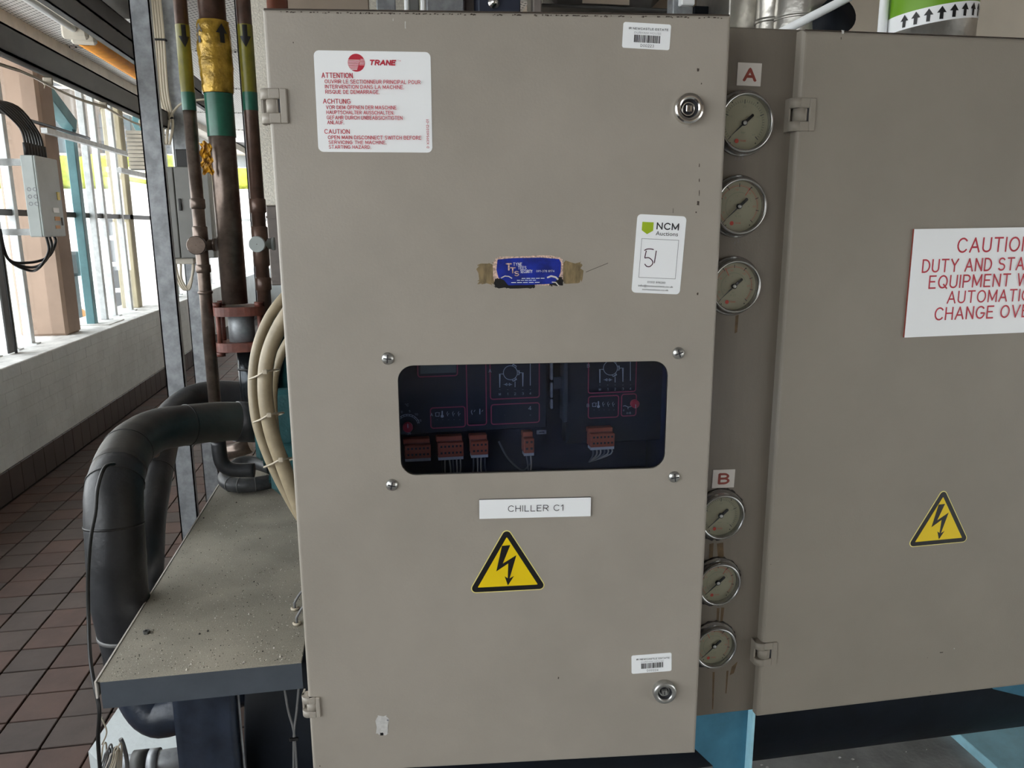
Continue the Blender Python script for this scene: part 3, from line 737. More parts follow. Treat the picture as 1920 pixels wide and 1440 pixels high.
# small left
t1, x1 = pipe(363.5, 300, .0155, 2.76, .9, 'slim copper pipe with yellow and green bands, left of three')
r1 = .0165
zz = lambda y, px=363: zat(px, y)
obj('tube', MB().m(COPPER).cyl((x1, YP, zz(130)), (x1, YP, 2.76), r1).m(DULLC).cyl((x1, YP, .87), (x1, YP, zz(130)), r1), t1)
obj('yellow_band', MB().m(PYEL).lathe([(r1 + .0006, zz(175)), (r1 + .0008, zz(48))], 24, Fr((x1, YP, 0))), t1)
b = MB(); arrow_on(b, x1, YP, r1 + .0016, zz(50), zz(92), .028, a0=-math.pi / 2 + .35); obj('arrow', b, t1)
obj('green_band', MB().m(PGRN).lathe([(r1 + .0008, zz(208)), (r1 + .001, zz(174))], 24, Fr((x1, YP, 0))), t1)
for y0_, y1_ in ((372, 392), (424, 470), (496, 512), (545, 552)): obj('collar', MB().m(DULLC).lathe([(r1, zz(y1_)), (r1 + .003, zz(y1_) + .003), (r1 + .003, zz(y0_) - .003), (r1, zz(y0_))], 24, Fr((x1, YP, 0))), t1)
def cap(t_, x, px, py, r, m_):
    c = P(px, py, Y=YP - .05)
    obj('valve_cap', MB(Fr((c.x, YP - .055, c.z), (1, 0, 0), (0, 0, 1))).m(m_).lathe([(.001, .0), (r * .93, .0), (r, -.003)], 24, smooth=False).lathe([(r, -.003), (r, -.014), (r * .5, -.016), (r * .45, -.06)], 24), t_)
    obj('valve_stem', MB().m(m_).cyl((x, YP, c.z), (x + .034, YP, c.z), .014, 16).cyl((x + .03, YP, c.z), (x + .037, YP, c.z), .017, 16), t_)
cap(t1, x1, 368, 460, .024, DULLC)
obj('elbow', MB().m(DKINS).tube(smoothpath([(x1, YP, .92), (x1 + .004, YP, .86), (x1 + .03, YP, .835), (x1 + .09, YP, .83)], 5), .02, 14), t1)
# big middle
t2, x2 = pipe(419.5, 300, .0325, 2.76, 1.31, 'thickest copper pipe with crinkled gold wrap and green band')
r2 = .0345
zz2 = lambda y: zat(419, y)
obj('tube', MB().m(COPPER).cyl((x2, YP, zz2(100)), (x2, YP, 2.76), r2 * .97).m(DULLC).cyl((x2, YP, 1.30), (x2, YP, zz2(100)), r2 * .96), t2)
vs = []; n = 40; hN = 30; za, zb = zz2(176), zz2(42)
for i in range(hN + 1):
    for k in range(n):
        a_ = 2 * math.pi * k / n; z = za + (zb - za) * i / hN
        rr_ = r2 + .0015 + .0055 * max(0, noise.noise(Vector((a_ * 1.6 % 7, z * 34, 3)))) + .004 * math.sin(math.pi * i / hN) ** .5 + (.003 * abs(noise.noise(Vector((a_ * 6, z * 90, 1)))))
        if k == 0: w0 = rr_
        vs.append((x2 + rr_ * math.cos(a_), YP + rr_ * math.sin(a_), z))
obj('gold_wrap', MB().m(GOLD).raw(vs, [(i * n + k, i * n + (k + 1) % n, (i + 1) * n + (k + 1) % n, (i + 1) * n + k) for i in range(hN) for k in range(n)], True), t2)
for w_a, a_a in ((.03, .65), (.022, -.75)): b = MB(); arrow_on(b, x2, YP, r2 + .0085, zz2(50), zz2(86), w_a, True, -math.pi / 2 + a_a); obj('arrow', b, t2)
obj('green_band', MB().m(PGRN).lathe([(r2 + .0006, zz2(257)), (r2 + .0008, zz2(177))], 32, Fr((x2, YP, 0))), t2)
# small right
t3, x3 = pipe(477, 300, .017, 2.76, 1.2, 'slim dark copper pipe beside the cabinet edge, right of three')
r3 = .018; zz3 = lambda y: zat(477, y)
obj('tube', MB().m(COPPER).cyl((x3, YP, 1.15), (x3, YP, 2.76), r3), t3)
obj('yellow_band', MB().m(PYEL).lathe([(r3 + .0006, zz3(175)), (r3 + .0008, zz3(48))], 24, Fr((x3, YP, 0))), t3)
b = MB(); arrow_on(b, x3, YP, r3 + .0016, zz3(50), zz3(92), .03, a0=-math.pi / 2 + .1); obj('arrow', b, t3)
obj('green_band', MB().m(PGRN).lathe([(r3 + .0008, zz3(208)), (r3 + .001, zz3(174))], 24, Fr((x3, YP, 0))), t3)
for y0_, y1_ in ((372, 400), (424, 500), (520, 545)): obj('collar', MB().m(COPPER).lathe([(r3, zz3(y1_)), (r3 + .003, zz3(y1_) + .003), (r3 + .003, zz3(y0_) - .003), (r3, zz3(y0_))], 24, Fr((x3, YP, 0))), t3)
cap(t3, x3, 482, 458, .021, BOXG)
# torn tag
b = MB().m(TAGY); a = P(374, 266, Y=YP - .045); e = P(400, 326, Y=YP - .045); vs = []; nx, nz = 7, 12
for j in range(nz + 1):
    for i in range(nx + 1):
        u, v = i / nx, j / nz; x = a.x + (e.x - a.x) * u + .003 * math.sin(v * 17); z = e.z + (a.z - e.z) * v - .004 * math.sin(u * 9)
        vs.append((x, YP - .045 + .008 * noise.noise(Vector((u * 5, v * 8, 2))), z))
fs = [(j * (nx + 1) + i, j * (nx + 1) + i + 1, (j + 1) * (nx + 1) + i + 1, (j + 1) * (nx + 1) + i) for j in range(nz) for i in range(nx)]
b.raw(vs, fs); b.raw([(v[0], v[1] + .0012, v[2]) for v in vs], [f[::-1] for f in fs])
b.m(BCAB).tube([(x2 - .03, YP - .035, a.z - .01), ((a.x + e.x) / 2 + .005, YP - .04, a.z - .01)], .001, 5)
obj('tag', b, None, 'torn orange yellow tag hanging on the thick copper pipe', 'tag')
# coupling
zt, zb_ = zat(430, 582), zat(430, 648)
t = thing('coupling', 'red oxide flanged coupling bolted under the thick copper pipe', 'coupling', (x2 + .007, YP, zb_ - .02))
xc = x2 + .012
for z_, nm in ((zt, 'top'), (zb_, 'bottom')):
    f = MB(Fr((xc, YP, z_), (1, 0, 0), (0, 1, 0))).m(RUST)
    pl = [(.068 * math.copysign(abs(math.cos(a_)) ** .75, math.cos(a_)), .052 * math.copysign(abs(math.sin(a_)) ** .75, math.sin(a_))) for a_ in [2 * math.pi * k / 32 for k in range(32)]]
    f.prism(pl, -.012, .012).poly([p for p in pl[::-1]], -.012)
    obj('flange', f, t)
for sx, sy in ((-1, -1), (1, -1), (-1, 1), (1, 1)):
    x, y = xc + sx * .053, YP + sy * .028
    bb = MB().m(RUST).cyl((x, y, zb_ - .014), (x, y, zt + .014), .0065, 12)
    for z_ in (zt + .012, zb_ - .024): bb.cyl((x, y, z_), (x, y, z_ + .012), .0125, 6)
    obj('bolt', bb, t)
obj('sleeve', MB().m(GALV).cyl((xc, YP, zb_), (xc, YP, zt), .034, 28), t)
t = thing('pipe', 'dark shiny stub pipe going down from the red oxide coupling', 'pipe', (xc + .012, YP, 1.0))
obj('tube', MB().m(DARKP).cyl((xc + .014, YP, 1.0), (xc + .014, YP, zb_ - .013), .032, 28), t)
obj('cable_tie', MB().m(BCAB).lathe([(.033, 1.12), (.0345, 1.12), (.0345, 1.126), (.033, 1.126)], 24, Fr((xc + .014, YP, 0))), t)

# ------------------------------------------------------------------ insulated pipes
def jitter_tube(b, pts, rs, n=22, amp=.0025):
    b.tube(pts, rs, n); return b
XA, YA = -.553, 1.56
path = [P(478, 792, Y=2.02), P(420, 790, Y=1.98), P(350, 797, Y=1.92), P(290, 808, Y=1.84), P(245, 838, Y=1.74), P(222, 885, Y=1.64), (XA + .0, YA + .02, .96), (XA, YA, .86), (XA - .003, YA, .76), (XA + .004, YA, .66), (XA + .006, YA - .01, .58)]
sp = smoothpath(path, 6)
rs = [.05 + (.0055 * min(1, max(0, (i - 18) / 18))) + .0012 * noise.noise(Vector((i * .5, 0, 0))) for i in range(len(sp))]
for i in range(len(sp) - 9, len(sp)): rs[i] = .0555 - .001 * (i - len(sp) + 9)
t = thing('insulated_pipe', 'thick black insulated pipe bending down, nearest the camera', 'insulated pipe', (XA, YA, .5))
obj('lagging', MB().m(DUSTINS).tube(sp[:31], rs[:31], 26).m(DKINS).tube(sp[30:], rs[30:], 26), t)
def ring(c, ax, r, w, m_, n=26):
    ax = Vector(ax).normalized(); u = ax.orthogonal(); f = Fr(c, u, ax.cross(u)); return MB(f).m(m_).lathe([(r, -w), (r + .0012, -w), (r + .0012, w), (r, w)], n)
for i, w in ((12, .0015), (25, .0015), (33, .0016), (39, .0022)): obj('seam', ring(sp[i], sp[min(i + 1, len(sp)-1)] - sp[i - 1], rs[i] + .0003, w, BCAB), t)
obj('sleeve', MB().m(DKINS).tube([sp[0], sp[4]], .0525, 26), t)
obj('cable_tie', ring(Vector((XA + .003, YA, .68)), (0, 0, 1), .0557, .004, GCAB), t)
lo = smoothpath([(XA + .008, YA, .62), (XA + .012, YA - .01, .56), (XA + .05, YA - .03, .505), (XA + .11, YA - .04, .515), (XA + .24, YA - .03, .56)], 6)
obj('lower_elbow', MB().m(NAVY).tube(lo, .045, 22), t)
b = MB().m(BCAB)
pp = [P(214, 870, Y=1.53), P(196, 877, Y=1.50), P(183, 915, Y=1.48), P(179, 960, Y=1.47), P(170, 1010, Y=1.465), P(165, 1080, Y=1.46), P(166, 1160, Y=1.45), P(169, 1230, Y=1.42), P(176, 1280, Y=1.38), P(186, 1330, Y=1.36), P(184, 1390, Y=1.36), P(190, 1470, Y=1.36)]
b.tube(smoothpath(pp, 6), .0036, 8)
obj('cable', b, None, 'thin black cable running down the nearest insulated pipe', 'cable')
path = [P(455, 742, Y=2.5), P(400, 742, Y=2.48), P(352, 752, Y=2.42), P(315, 790, Y=2.3), P(297, 850, Y=2.18), P(285, 930, Y=2.02), P(272, 1010, Y=1.88), P(266, 1090, Y=1.8), P(270, 1200, Y=1.78)]
sp2 = smoothpath(path, 6)
t = thing('insulated_pipe', 'second black insulated pipe, behind the nearest one', 'insulated pipe', (-.6, 1.8, .4))
obj('lagging', MB().m(DKINS).tube(sp2, [.045 + .003 * math.sin(i * .35) for i in range(len(sp2))], 24), t)
obj('seam', ring(sp2[27], sp2[28] - sp2[26], .0485, .002, BCAB), t)
c = P(291, 850, Y=2.1); obj('vent_plug', MB().m(DULLC).tube([c, c + Vector((.01, -.035, .01))], .012, 12), t)
# insulated hose loop on the tray
pp = [P(506, 903, Z=.775), P(470, 909, Z=.775), P(438, 909, Z=.775), P(422, 900, Z=.777), P(428, 886, Z=.785), P(452, 869, Z=.8), P(482, 868, Z=.8), P(512, 878, Z=.8)]
t = thing('insulated_hose', 'short grey insulated hose loop lying on the back of the tray', 'hose', pp[1])
sp3 = smoothpath(pp, 5); obj('hose', MB().m(mat('grey_hose_foam', (.055, .058, .062), .42, var=.3, vs=30)).tube(sp3, .021, 16), t)
for i in (4, 8, 11): obj('tape', ring(sp3[i], sp3[i + 1] - sp3[i - 1], .0213, .0012, GCAB, 16), t)
b = MB().m(DULLC).tube([P(422, 850, Y=2.45), P(452, 842, Y=2.45), P(470, 835, Y=2.45)], .024, 16)
obj('pipe_stub', b, None, 'short dull copper stub under the horizontal insulated pipe', 'pipe')

# ------------------------------------------------------------------ compressor
t = thing('compressor', 'dark teal compressor casting behind the beige conduits', 'compressor', (.05, 1.95, .82))
fr_ = Fr((0, 1.98, 1.04), (0, 1, 0), (0, 0, 1))
obj('casting', MB(fr_).m(TEAL).lathe([(.001, -.262), (.12, -.26), (.165, -.25), (.18, -.22), (.185, -.1), (.2, .0), (.2, .45), (.16, .5), (.001, .5)], 40), t)
obj('end_cover', MB(Fr((-.27, 1.98, 1.04), (0, -1, 0), (0, 0, 1))).m(TEAL).lathe([(.001, .03), (.1, .028), (.15, .016), (.2, .014), (.2, -.012)], 40), t)
for k in range(12):
    a_ = 2 * math.pi * k / 12; obj('bolt', MB(Fr((-.284, 1.98 + .178 * math.cos(a_), 1.04 + .178 * math.sin(a_)), (0, -1, 0), (0, 0, 1))).m(TEAL).lathe([(.001, .012), (.011, .012), (.011, 0)], 6, smooth=False), t)
a = P(481, 820, Y=1.76); e = P(512, 862, Y=1.76)
obj('suction_flange', MB().m(TEAL).box((a.x - .002, 1.74, P(481, 945, Y=1.74).z + .10), (a.x + .09, 1.78, 1.14), .01), t)
obj('foot', MB().m(TEAL).box((P(507, 900, Y=1.7).x, 1.68, P(520, 941, Y=1.7).z), (-.1, 1.76, 1.02), .03), t)
obj('stand', MB().m(TEAL).box((-.15, 1.85, .752), (.4, 2.1, .87), .01), t)
obj('machine_bed', MB().m(VOID).box((-.16, 1.45, .70), (2.2, 2.4, .751), .01), None, 'black machine bed under the teal compressor', 'machine bed')

# beige conduits
def hose(pxs, y0, y1, r, label, mt=HOSE):
    pts = [P(p[0], p[1], Y=y0 + (y1 - y0) * i / (len(pxs) - 1)) for i, p in enumerate(pxs)]
    pts = [Vector((-.114, 1.19, pts[0].z + .03))] + pts + [Vector((-.114, 1.19, max(.80, pts[-1].z - .03)))]
    t_ = thing('conduit', label, 'conduit', pts[len(pts) // 2]); s_ = smoothpath(pts, 8)
    obj('conduit_tube', MB().m(mt).tube(s_, r, 16), t_); return t_, s_
h1, s1 = hose([(560, 535), (533, 557), (505, 595), (484, 645), (475, 700), (476, 755), (485, 805), (505, 860), (530, 912), (560, 965), (590, 1010)], 1.52, 1.46, .0098, 'outermost beige flexible conduit curving left of the cabinet door')
h2, s2_ = hose([(570, 555), (542, 585), (518, 625), (502, 670), (497, 720), (501, 770), (512, 820), (530, 870), (548, 918), (568, 965), (590, 1010)], 1.42, 1.40, .0135, 'thickest beige conduit, nearest the cabinet door edge')
h3, s3 = hose([(575, 600), (540, 640), (518, 690), (512, 740), (514, 790), (522, 840), (538, 890), (556, 935), (580, 990)], 1.50, 1.48, .0085, 'thin beige conduit inside the curve of the other two')
for (ya, xa, xb) in ((703, 470, 524), (784, 478, 532), (868, 498, 556)):
    p0 = P(xa - 3, ya + 8, Y=1.45); p1 = P((xa + xb) / 2, ya - 6, Y=1.372); p2 = P(xb, ya - 10, Y=1.45)
    p3 = P((xa + xb) / 2, ya, Y=1.53)
    obj('cable_tie', MB().m(WIRE).tube(smoothpath([p0, P(xa + 12, ya + 2, Y=1.395), p1, p2, p3, p0], 5), .0018, 6).box(p1 - Vector((.004, .004, .004)), p1 + Vector((.004, .002, .004)), .001), h2)

# ------------------------------------------------------------------ tray
t = thing('equipment_tray', 'dusty grey steel tray jutting out left of the cabinet', 'tray', (-.33, 1.9, .7))
tx0, tx1, ty0, ty1, tz = -.502, -.166, 1.262, 2.55, .75
obj('tray_top', MB().m(TRAY).box((tx0, ty0, tz - .004), (tx1, ty1, tz), .0012), t)
obj('front_lip', MB().m(TRAY).box((tx0 + .006, ty0 - .003, tz - .05), (tx1, ty0, tz - .0005)), t)
obj('side_lip', MB().m(LAB).box((tx0 - .003, ty0 - .003, tz - .03), (tx0, ty1, tz + .0012)), t)  # tray edge made pale: the light catching it is put into colour
obj('support', MB().m(DKST).box((tx0 + .05, 2.4, 0), (tx0 + .09, 2.44, tz - .004)).box((tx1 - .05, 1.5, .0), (tx1 - .02, 1.53, tz - .004)), t)
db = MB()
for k in range(1900):
    x = random.uniform(tx0 + .01, tx1); y = ty0 + .01 + (ty1 - ty0 - .05) * random.random() ** 1.5; s_ = random.uniform(.0006, .0015) * (2.2 if random.random() < .03 else 1)
    db.m(DEBW if random.random() < .62 else GUNK)
    a_ = random.random() * 3; c0, s0 = math.cos(a_) * s_, math.sin(a_) * s_
    db.raw([(x + c0, y + s0, tz), (x - s0, y + c0, tz), (x - c0 * .7, y - s0, tz), (x + s0 * .4, y - c0, tz), (x, y, tz + s_ * 1.1)], [(0, 1, 4), (1, 2, 4), (2, 3, 4), (3, 0, 4)])
obj('grit', db, None, 'pale and dark grit scattered over the dusty tray', 'debris', kind='stuff')
# little cables through the tray
b = MB().m(GCAB)
for px, py in ((553, 1143), (557, 1171)):
    a = P(px, py, Z=tz)
    b.m(GCAB).tube(smoothpath([a + Vector((0, 0, -.12)), a, a + Vector((.002, 0, .018)), a + Vector((.02, .004, .04)), a + Vector((.05, .01, .045))], 6), .0025, 8)
    b.m(WIRE).lathe([(.004, .0), (.0075, .001), (.0085, .004), (.006, .006), (.003, .004)], 16, Fr(a))
obj('cable', b, None, 'two small grey cables rising through grommets at the tray edge', 'cable')
# nut lying on the tray
a = P(275, 1187, Z=tz); obj('nut', MB(Fr((a.x, a.y, tz))).m(DKST).lathe([(.003, 0), (.0065, .0), (.0065, .005), (.003, .005), (.003, 0)], 6, smooth=False), None, 'small dark nut lying near the left edge of the tray', 'nut')

# ------------------------------------------------------------------ under the tray
a = P(330, 1330, Y=1.33)
b = MB().m(NAVY); vs = []; nx, nz = 10, 26
xl, xr = P(331, 1370, Y=1.33).x, P(447, 1370, Y=1.33).x
for s_ in (0, 1):
    for j in range(nz + 1):
        for i in range(nx + 1):
            u, v = i / nx, j / nz; w = .004 * noise.noise(Vector((u * 3, v * 7, 5 + s_)))
            vs.append((xl + (xr - xl) * u + .004 * math.sin(v * 6), 1.33 + s_ * .035 + w + .004 * math.cos(u * 3), .0 + .70 * v))
g = (nx + 1); N_ = g * (nz + 1); fs = []
for j in range(nz):
    for i in range(nx): fs.append((j * g + i, j * g + i + 1, (j + 1) * g + i + 1, (j + 1) * g + i)); fs.append((N_ + j * g + i, N_ + (j + 1) * g + i, N_ + (j + 1) * g + i + 1, N_ + j * g + i + 1))
    fs.append((j * g, (j + 1) * g, N_ + (j + 1) * g, N_ + j * g)); fs.append((j * g + nx, N_ + j * g + nx, N_ + (j + 1) * g + nx, (j + 1) * g + nx))
b.raw(vs, fs, True)
t = thing('insulation_blanket', 'upright navy insulation panel under the tray', 'insulation panel', ((xl + xr) / 2, 1.35, 0))
obj('panel', b, t)
obj('edge_highlight', MB().m(WHITED).tube([(xl - .001, 1.345, .0), (xl - .001, 1.345, .62)], .003, 6).m(GALV).tube([(xr + .002, 1.34, 0), (xr + .003, 1.34, .70)], .0025, 6), t)  # pale edge strips; the white left one paints light on the panel edge
sh = thing('evaporator', 'long black insulated evaporator shell under the cabinets', 'evaporator', (1, 1.6, .2))
fr_ = Fr((-.295, 1.6, .45), (0, 1, 0), (0, 0, 1))
obj('shell', MB(fr_).m(VOID).lathe([(.001, -.012), (.2, -.01), (.232, 0), (.232, 3.4), (.001, 3.4)], 56), sh)
for k in range(0): obj('band', ring(Vector((.95 + k * .9, 1.6, .45)), (1, 0, 0), .2325, .002, DKST, 56), sh)
b = MB().m(GCAB)
for k, (pa, pb_) in enumerate((((533, 1290), (552, 1380)), ((560, 1290), (551, 1380)))):
    b.tube(smoothpath([P(pa[0], pa[1], Y=1.31), P(pa[0] + (8 if k == 0 else -4), pa[1] + 45, Y=1.31), P(pb_[0], pb_[1], Y=1.31), P(pb_[0] + 2 - 6 * k + 4, 1480, Y=1.31)], 6), .0022, 7)
c = P(551, 1386, Y=1.307); b.m(BCAB).box(c - Vector((.008, .003, .003)), c + Vector((.008, .003, .003)), .001)
obj('cable', b, None, 'pair of dark cables tied together in the black gap under the tray', 'cable')
b = MB().m(WPAINT).prism([(-.86, 2.05), (-.79, 1.97), (-.56, 1.97), (-.56, 2.35), (-.75, 2.38), (-.84, 2.28)][::1], 0, .07)
obj('concrete_pad', b, None, 'white painted angular pad on the floor beneath the tray', 'pad')
c = P(290, 1432, Y=1.62); t = thing('pipe', 'grey clamped pipe low down at the bottom left under the tray', 'pipe', (c.x, 1.62, c.z - .03))
obj('tube', MB().m(GALV).cyl((c.x - .10, 1.62, c.z), (c.x + .14, 1.62, c.z + .01), .024), t)
obj('clamp', MB().m(DKST).cyl((c.x - .045, 1.62, c.z), (c.x - .015, 1.62, c.z), .033).m(GALV).cyl((c.x - .01, 1.62, c.z), (c.x + .01, 1.62, c.z), .033), t)
obj('stem', MB().m(CHROME).cyl((c.x, 1.6, c.z - .28), (c.x, 1.6, c.z), .014), t)
b = MB()
for k in range(9):
    b.m(random.choice((WIRE, LAB, GCAB))); x = 192 + k * 3.6; h_ = random.uniform(-12, 14)
    b.tube(smoothpath([P(x - 14 - random.random() * 12, 1475, Y=1.40), P(x - 4, 1430, Y=1.40), P(x + 1, 1402 + h_, Y=1.395), P(x + 7, 1398 + h_, Y=1.40), P(x + 7, 1430, Y=1.41), P(x + 3, 1478, Y=1.41)], 6), .0016, 6)
b.m(GCAB).tube(smoothpath([P(226, 1385, Y=1.42), P(232, 1400, Y=1.42), P(238, 1430, Y=1.42), P(237, 1475, Y=1.42)], 6), .004, 7)
b.m(WIRE).tube(smoothpath([P(190, 1345, Y=1.37), P(200, 1372, Y=1.37), P(191, 1396, Y=1.37)], 6), .0014, 5)
obj('wire_bundle', b, None, 'bundle of thin pale looped wires at the bottom left corner', 'wires')

# ------------------------------------------------------------------ blue base parts, bottom right
a = [P(p[0], p[1], Y=1.285) for p in ((1300, 1338), (1391, 1332), (1391, 1500), (1395, 1500))]
t = thing('support_leg', 'light blue steel support plate below the gauge panel', 'support', (.66, 1.29, 0))
pl = [(P(1290, 1330, Y=1.285).x, .74), (.70, .74), (.70, .02), (.655, .02), (P(1341, 1440, Y=1.285).x, P(1341, 1440, Y=1.285).z), (P(1307, 1408, Y=1.285).x, P(1307, 1408, Y=1.285).z), (P(1290, 1392, Y=1.285).x, P(1290, 1392, Y=1.285).z)]
obj('plate', MB(Fr((0, 1.285, 0), (1, 0, 0), (0, 0, 1))).m(SKY).prism(pl, -.012, 0), t)
obj('flange', MB().m(SKYL).box((.70, 1.265, .0), (.706, 1.33, .74), .001), t)
c = P(1793, 1372, Z=.03)
obj('base_rail', MB().m(SKYL).box((c.x, .9, 0), (c.x + .5, 2.6, .03), .002), None, 'light blue base rail, coloured as brightly lit, on the concrete at the bottom right corner', 'rail')
q0 = P(1862, 1292, Y=1.36)
obj('saddle_bracket', MB(Fr((0, 1.36, 0), (1, 0, 0), (0, 0, 1))).m(SKY).prism([(q0.x, q0.z), (q0.x + .16, q0.z - .055), (q0.x + .3, q0.z - .06), (q0.x + .3, q0.z + .12), (q0.x, q0.z + .12)], -.012, 0), None, 'light blue bracket corner under the right cabinet at the frame edge', 'bracket')
b = MB().m(CHIPW)
for k in range(26):
    x = random.uniform(1.0, 1.55); y = random.uniform(1.6, 1.95); s_ = random.uniform(.003, .009)
    b.raw([(x, y, .001), (x + s_, y + s_ * .3, .001), (x + s_ * .6, y + s_, .001), (x - s_ * .3, y + s_ * .6, .001), (x + s_ * .3, y + s_ * .4, .004)], [(0, 1, 4), (1, 2, 4), (2, 3, 4), (3, 0, 4)])
obj('paint_flakes', b, None, 'white paint flakes scattered on the grey concrete', 'debris', kind='stuff')

# ================================================================== CONTROL CABINET
DX = Vector((.5465, -.0535, 0)); DW = DX.length; DXn = DX.normalized()
FD = Fr((-.123, .975, .745), DXn, (0, 0, 1))       # door frame: x along door, y up, z towards the room
DH = 1.0
def D(px, py, off=0):
    r = Matrix(RM) @ Vector(((px - 960) / F, -(py - 720) / F, -1)); o = FD.O + FD.z * off - Vector((0, 0, CAMZ))
    s_ = FD.z.dot(o) / FD.z.dot(r); p = r * s_ + Vector((0, 0, CAMZ)) - FD.O
    return p.dot(FD.x), p.dot(FD.y)
FM = Fr((0, .981, 0), (1, 0, 0), (0, 0, 1))
def Mq(px, py, y=.981): p = P(px, py, Y=y); return p.x, p.z
def quad(f, corners, base, off=.0006):
    q = [Vector(f(*c)) for c in corners]  # TL TR BR BL
    c = sum(q, Vector((0, 0))) / 4; ex = ((q[1] - q[0]) + (q[2] - q[3])) / 2; ey = ((q[0] - q[3]) + (q[1] - q[2])) / 2
    g_ = Fr(base((c.x, c.y, off)), base.x, base.y).rot(math.atan2(ex.y, ex.x)); g_.z = base.z
    return g_, ex.length, ey.length
def doormesh(W, H, T, r, hole, fr, m_):
    b = MB(fr).m(m_); n = 4
    b.poly([(r, r), (W - r, r), (W - r, H - r), (r, H - r)], 0, [hole] if hole else ())
    loops = []
    for k in range(n + 1):
        a_ = math.pi / 2 * k / n; i_ = r * (1 - math.sin(a_)); z = -r * (1 - math.cos(a_))
        loops.append([(i_, i_, z), (W - i_, i_, z), (W - i_, H - i_, z), (i_, H - i_, z)])
    loops.append([(0, 0, -T), (W, 0, -T), (W, H, -T), (0, H, -T)]); e_ = .016
    loops.append([(e_, e_, -T), (W - e_, e_, -T), (W - e_, H - e_, -T), (e_, H - e_, -T)])
    loops.append([(e_, e_, -T + .0015), (W - e_, e_, -T + .0015), (W - e_, H - e_, -T + .0015), (e_, H - e_, -T + .0015)])
    vs = [p for l in loops for p in l]; fs = []
    for i in range(len(loops) - 1):
        for k in range(4): fs.append((i * 4 + k, (i + 1) * 4 + k, (i + 1) * 4 + (k + 1) % 4, i * 4 + (k + 1) % 4))
    b.raw(vs, fs, False)
    if hole:
        h_ = hole; n_ = len(h_); vs = [(*p, 0) for p in h_] + [(*p, -.0035) for p in h_]
        b.raw(vs, [(i, (i + 1) % n_, n_ + (i + 1) % n_, n_ + i) for i in range(n_)])
    return b
cab = thing('control_cabinet', 'large beige control cabinet with a dark window, warning labels and a part open door', 'cabinet', (.15, 1.1, .745))
hL, hT = D(745, 686); hR, hB = D(1251, 886)
hT = (D(760, 683)[1] + D(1240, 679)[1]) / 2; hB = (D(775, 891)[1] + D(1225, 879)[1]) / 2
hL = (D(746, 720)[0] + D(751, 860)[0]) / 2; hR = (D(1253, 700)[0] + D(1248, 860)[0]) / 2
hole = rr(hL, hR, hB, hT, .02, 7)
hole = hole[::-1]
door = obj('door', doormesh(DW, DH, .02, .0045, hole, FD, PAINT), cab)
obj('window_pane', MB(FD).m(TINT).box((hL - .012, hB - .012, -.0075), (hR + .012, hT + .012, -.0045)), door, 'dark tinted window pane')
obj('window_gasket', MB(FD).m(BLACK).prism(rr(hL - .006, hR + .006, hB - .006, hT + .006, .024, 7), -.0045, -.003, [rr(hL + .001, hR - .001, hB + .001, hT - .001, .019, 7)]), door)
# housing
hb = MB().m(PAINT); bx0, bx1, by0, by1, bz0, bz1 = -.116, .405, 1.0, 1.24, .755, 1.735
hb.box((bx0, by1 - .003, bz0), (bx1, by1, bz1)).box((bx0, by0, bz0), (bx0 + .003, by1, bz1)).box((bx1 - .003, by0, bz0), (bx1, by1, bz1)).box((bx0, by0, bz0), (bx1, by1, bz0 + .003)).box((bx0, by0, bz1 - .003), (bx1, by1, bz1))
obj('housing', hb, cab)
obj('inner_liner', MB().m(NAVYP).box((bx0 + .0035, by1 - .008, bz0 + .0035), (bx1 - .0035, by1 - .0035, bz1 - .0035)).box((bx0 + .0035, by0 + .002, bz0 + .0035), (bx0 + .005, by1 - .008, bz1 - .0035)).box((bx1 - .005, by0 + .002, bz0 + .0035), (bx1 - .0035, by1 - .008, bz1 - .0035)), cab)
# screws
scr = None
for px, py in ((727, 672), (1272, 662), (735, 909), (1264, 894)):
    u, v = D(px, py); f = FD.at(u, v, 0); f.x, f.y, f.z = FD.x, FD.y, FD.z; f = f.rot(random.uniform(-.4, .4)); f.z = FD.z
    b = MB(f).m(ZINC).lathe([(.008, 0), (.0078, .0015), (.0065, .0032), (.004, .0043), (.0001, .0047)], 20)
    b.m(INK).box((-.0052, -.0007, .0035), (.0052, .0007, .00495)).box((-.0007, -.0052, .0035), (.0007, .0052, .00495))
    obj('screw', b, door)
# locks
def lock(px, py, base, f_, par, r=.0182, ang=0., m_=CHROME):
    u, v = f_(px, py); f = base.at(u, v, 0); f.z = base.z; f = f.rot(ang); f.z = base.z
    b = MB(f).m(m_).lathe([(r, 0), (r, .007), (r * .95, .009), (r * .64, .009), (r * .6, .0075)], 36)
    b.m(INK).lathe([(r * .6, .0076), (r * .58, .002), (.0001, .002)], 36)
    b.m(m_).box((-.0038, -.0038, .002), (.0038, .0038, .0078), .0005).lathe([(r * .5, .0024), (r * .42, .004), (r * .36, .0024)], 28)
    b.m(INK).box((-.0012, -.0026, .0078), (.0002, .0026, .0079))
    return obj('lock', b, par)
lock(1293, 203, FD, lambda x, y: D(x, y, .008), door, .0180, 0, CHROME)
lock(1247, 1300, FD, lambda x, y: D(x, y, .008), door, .0165, .08, ZINC)
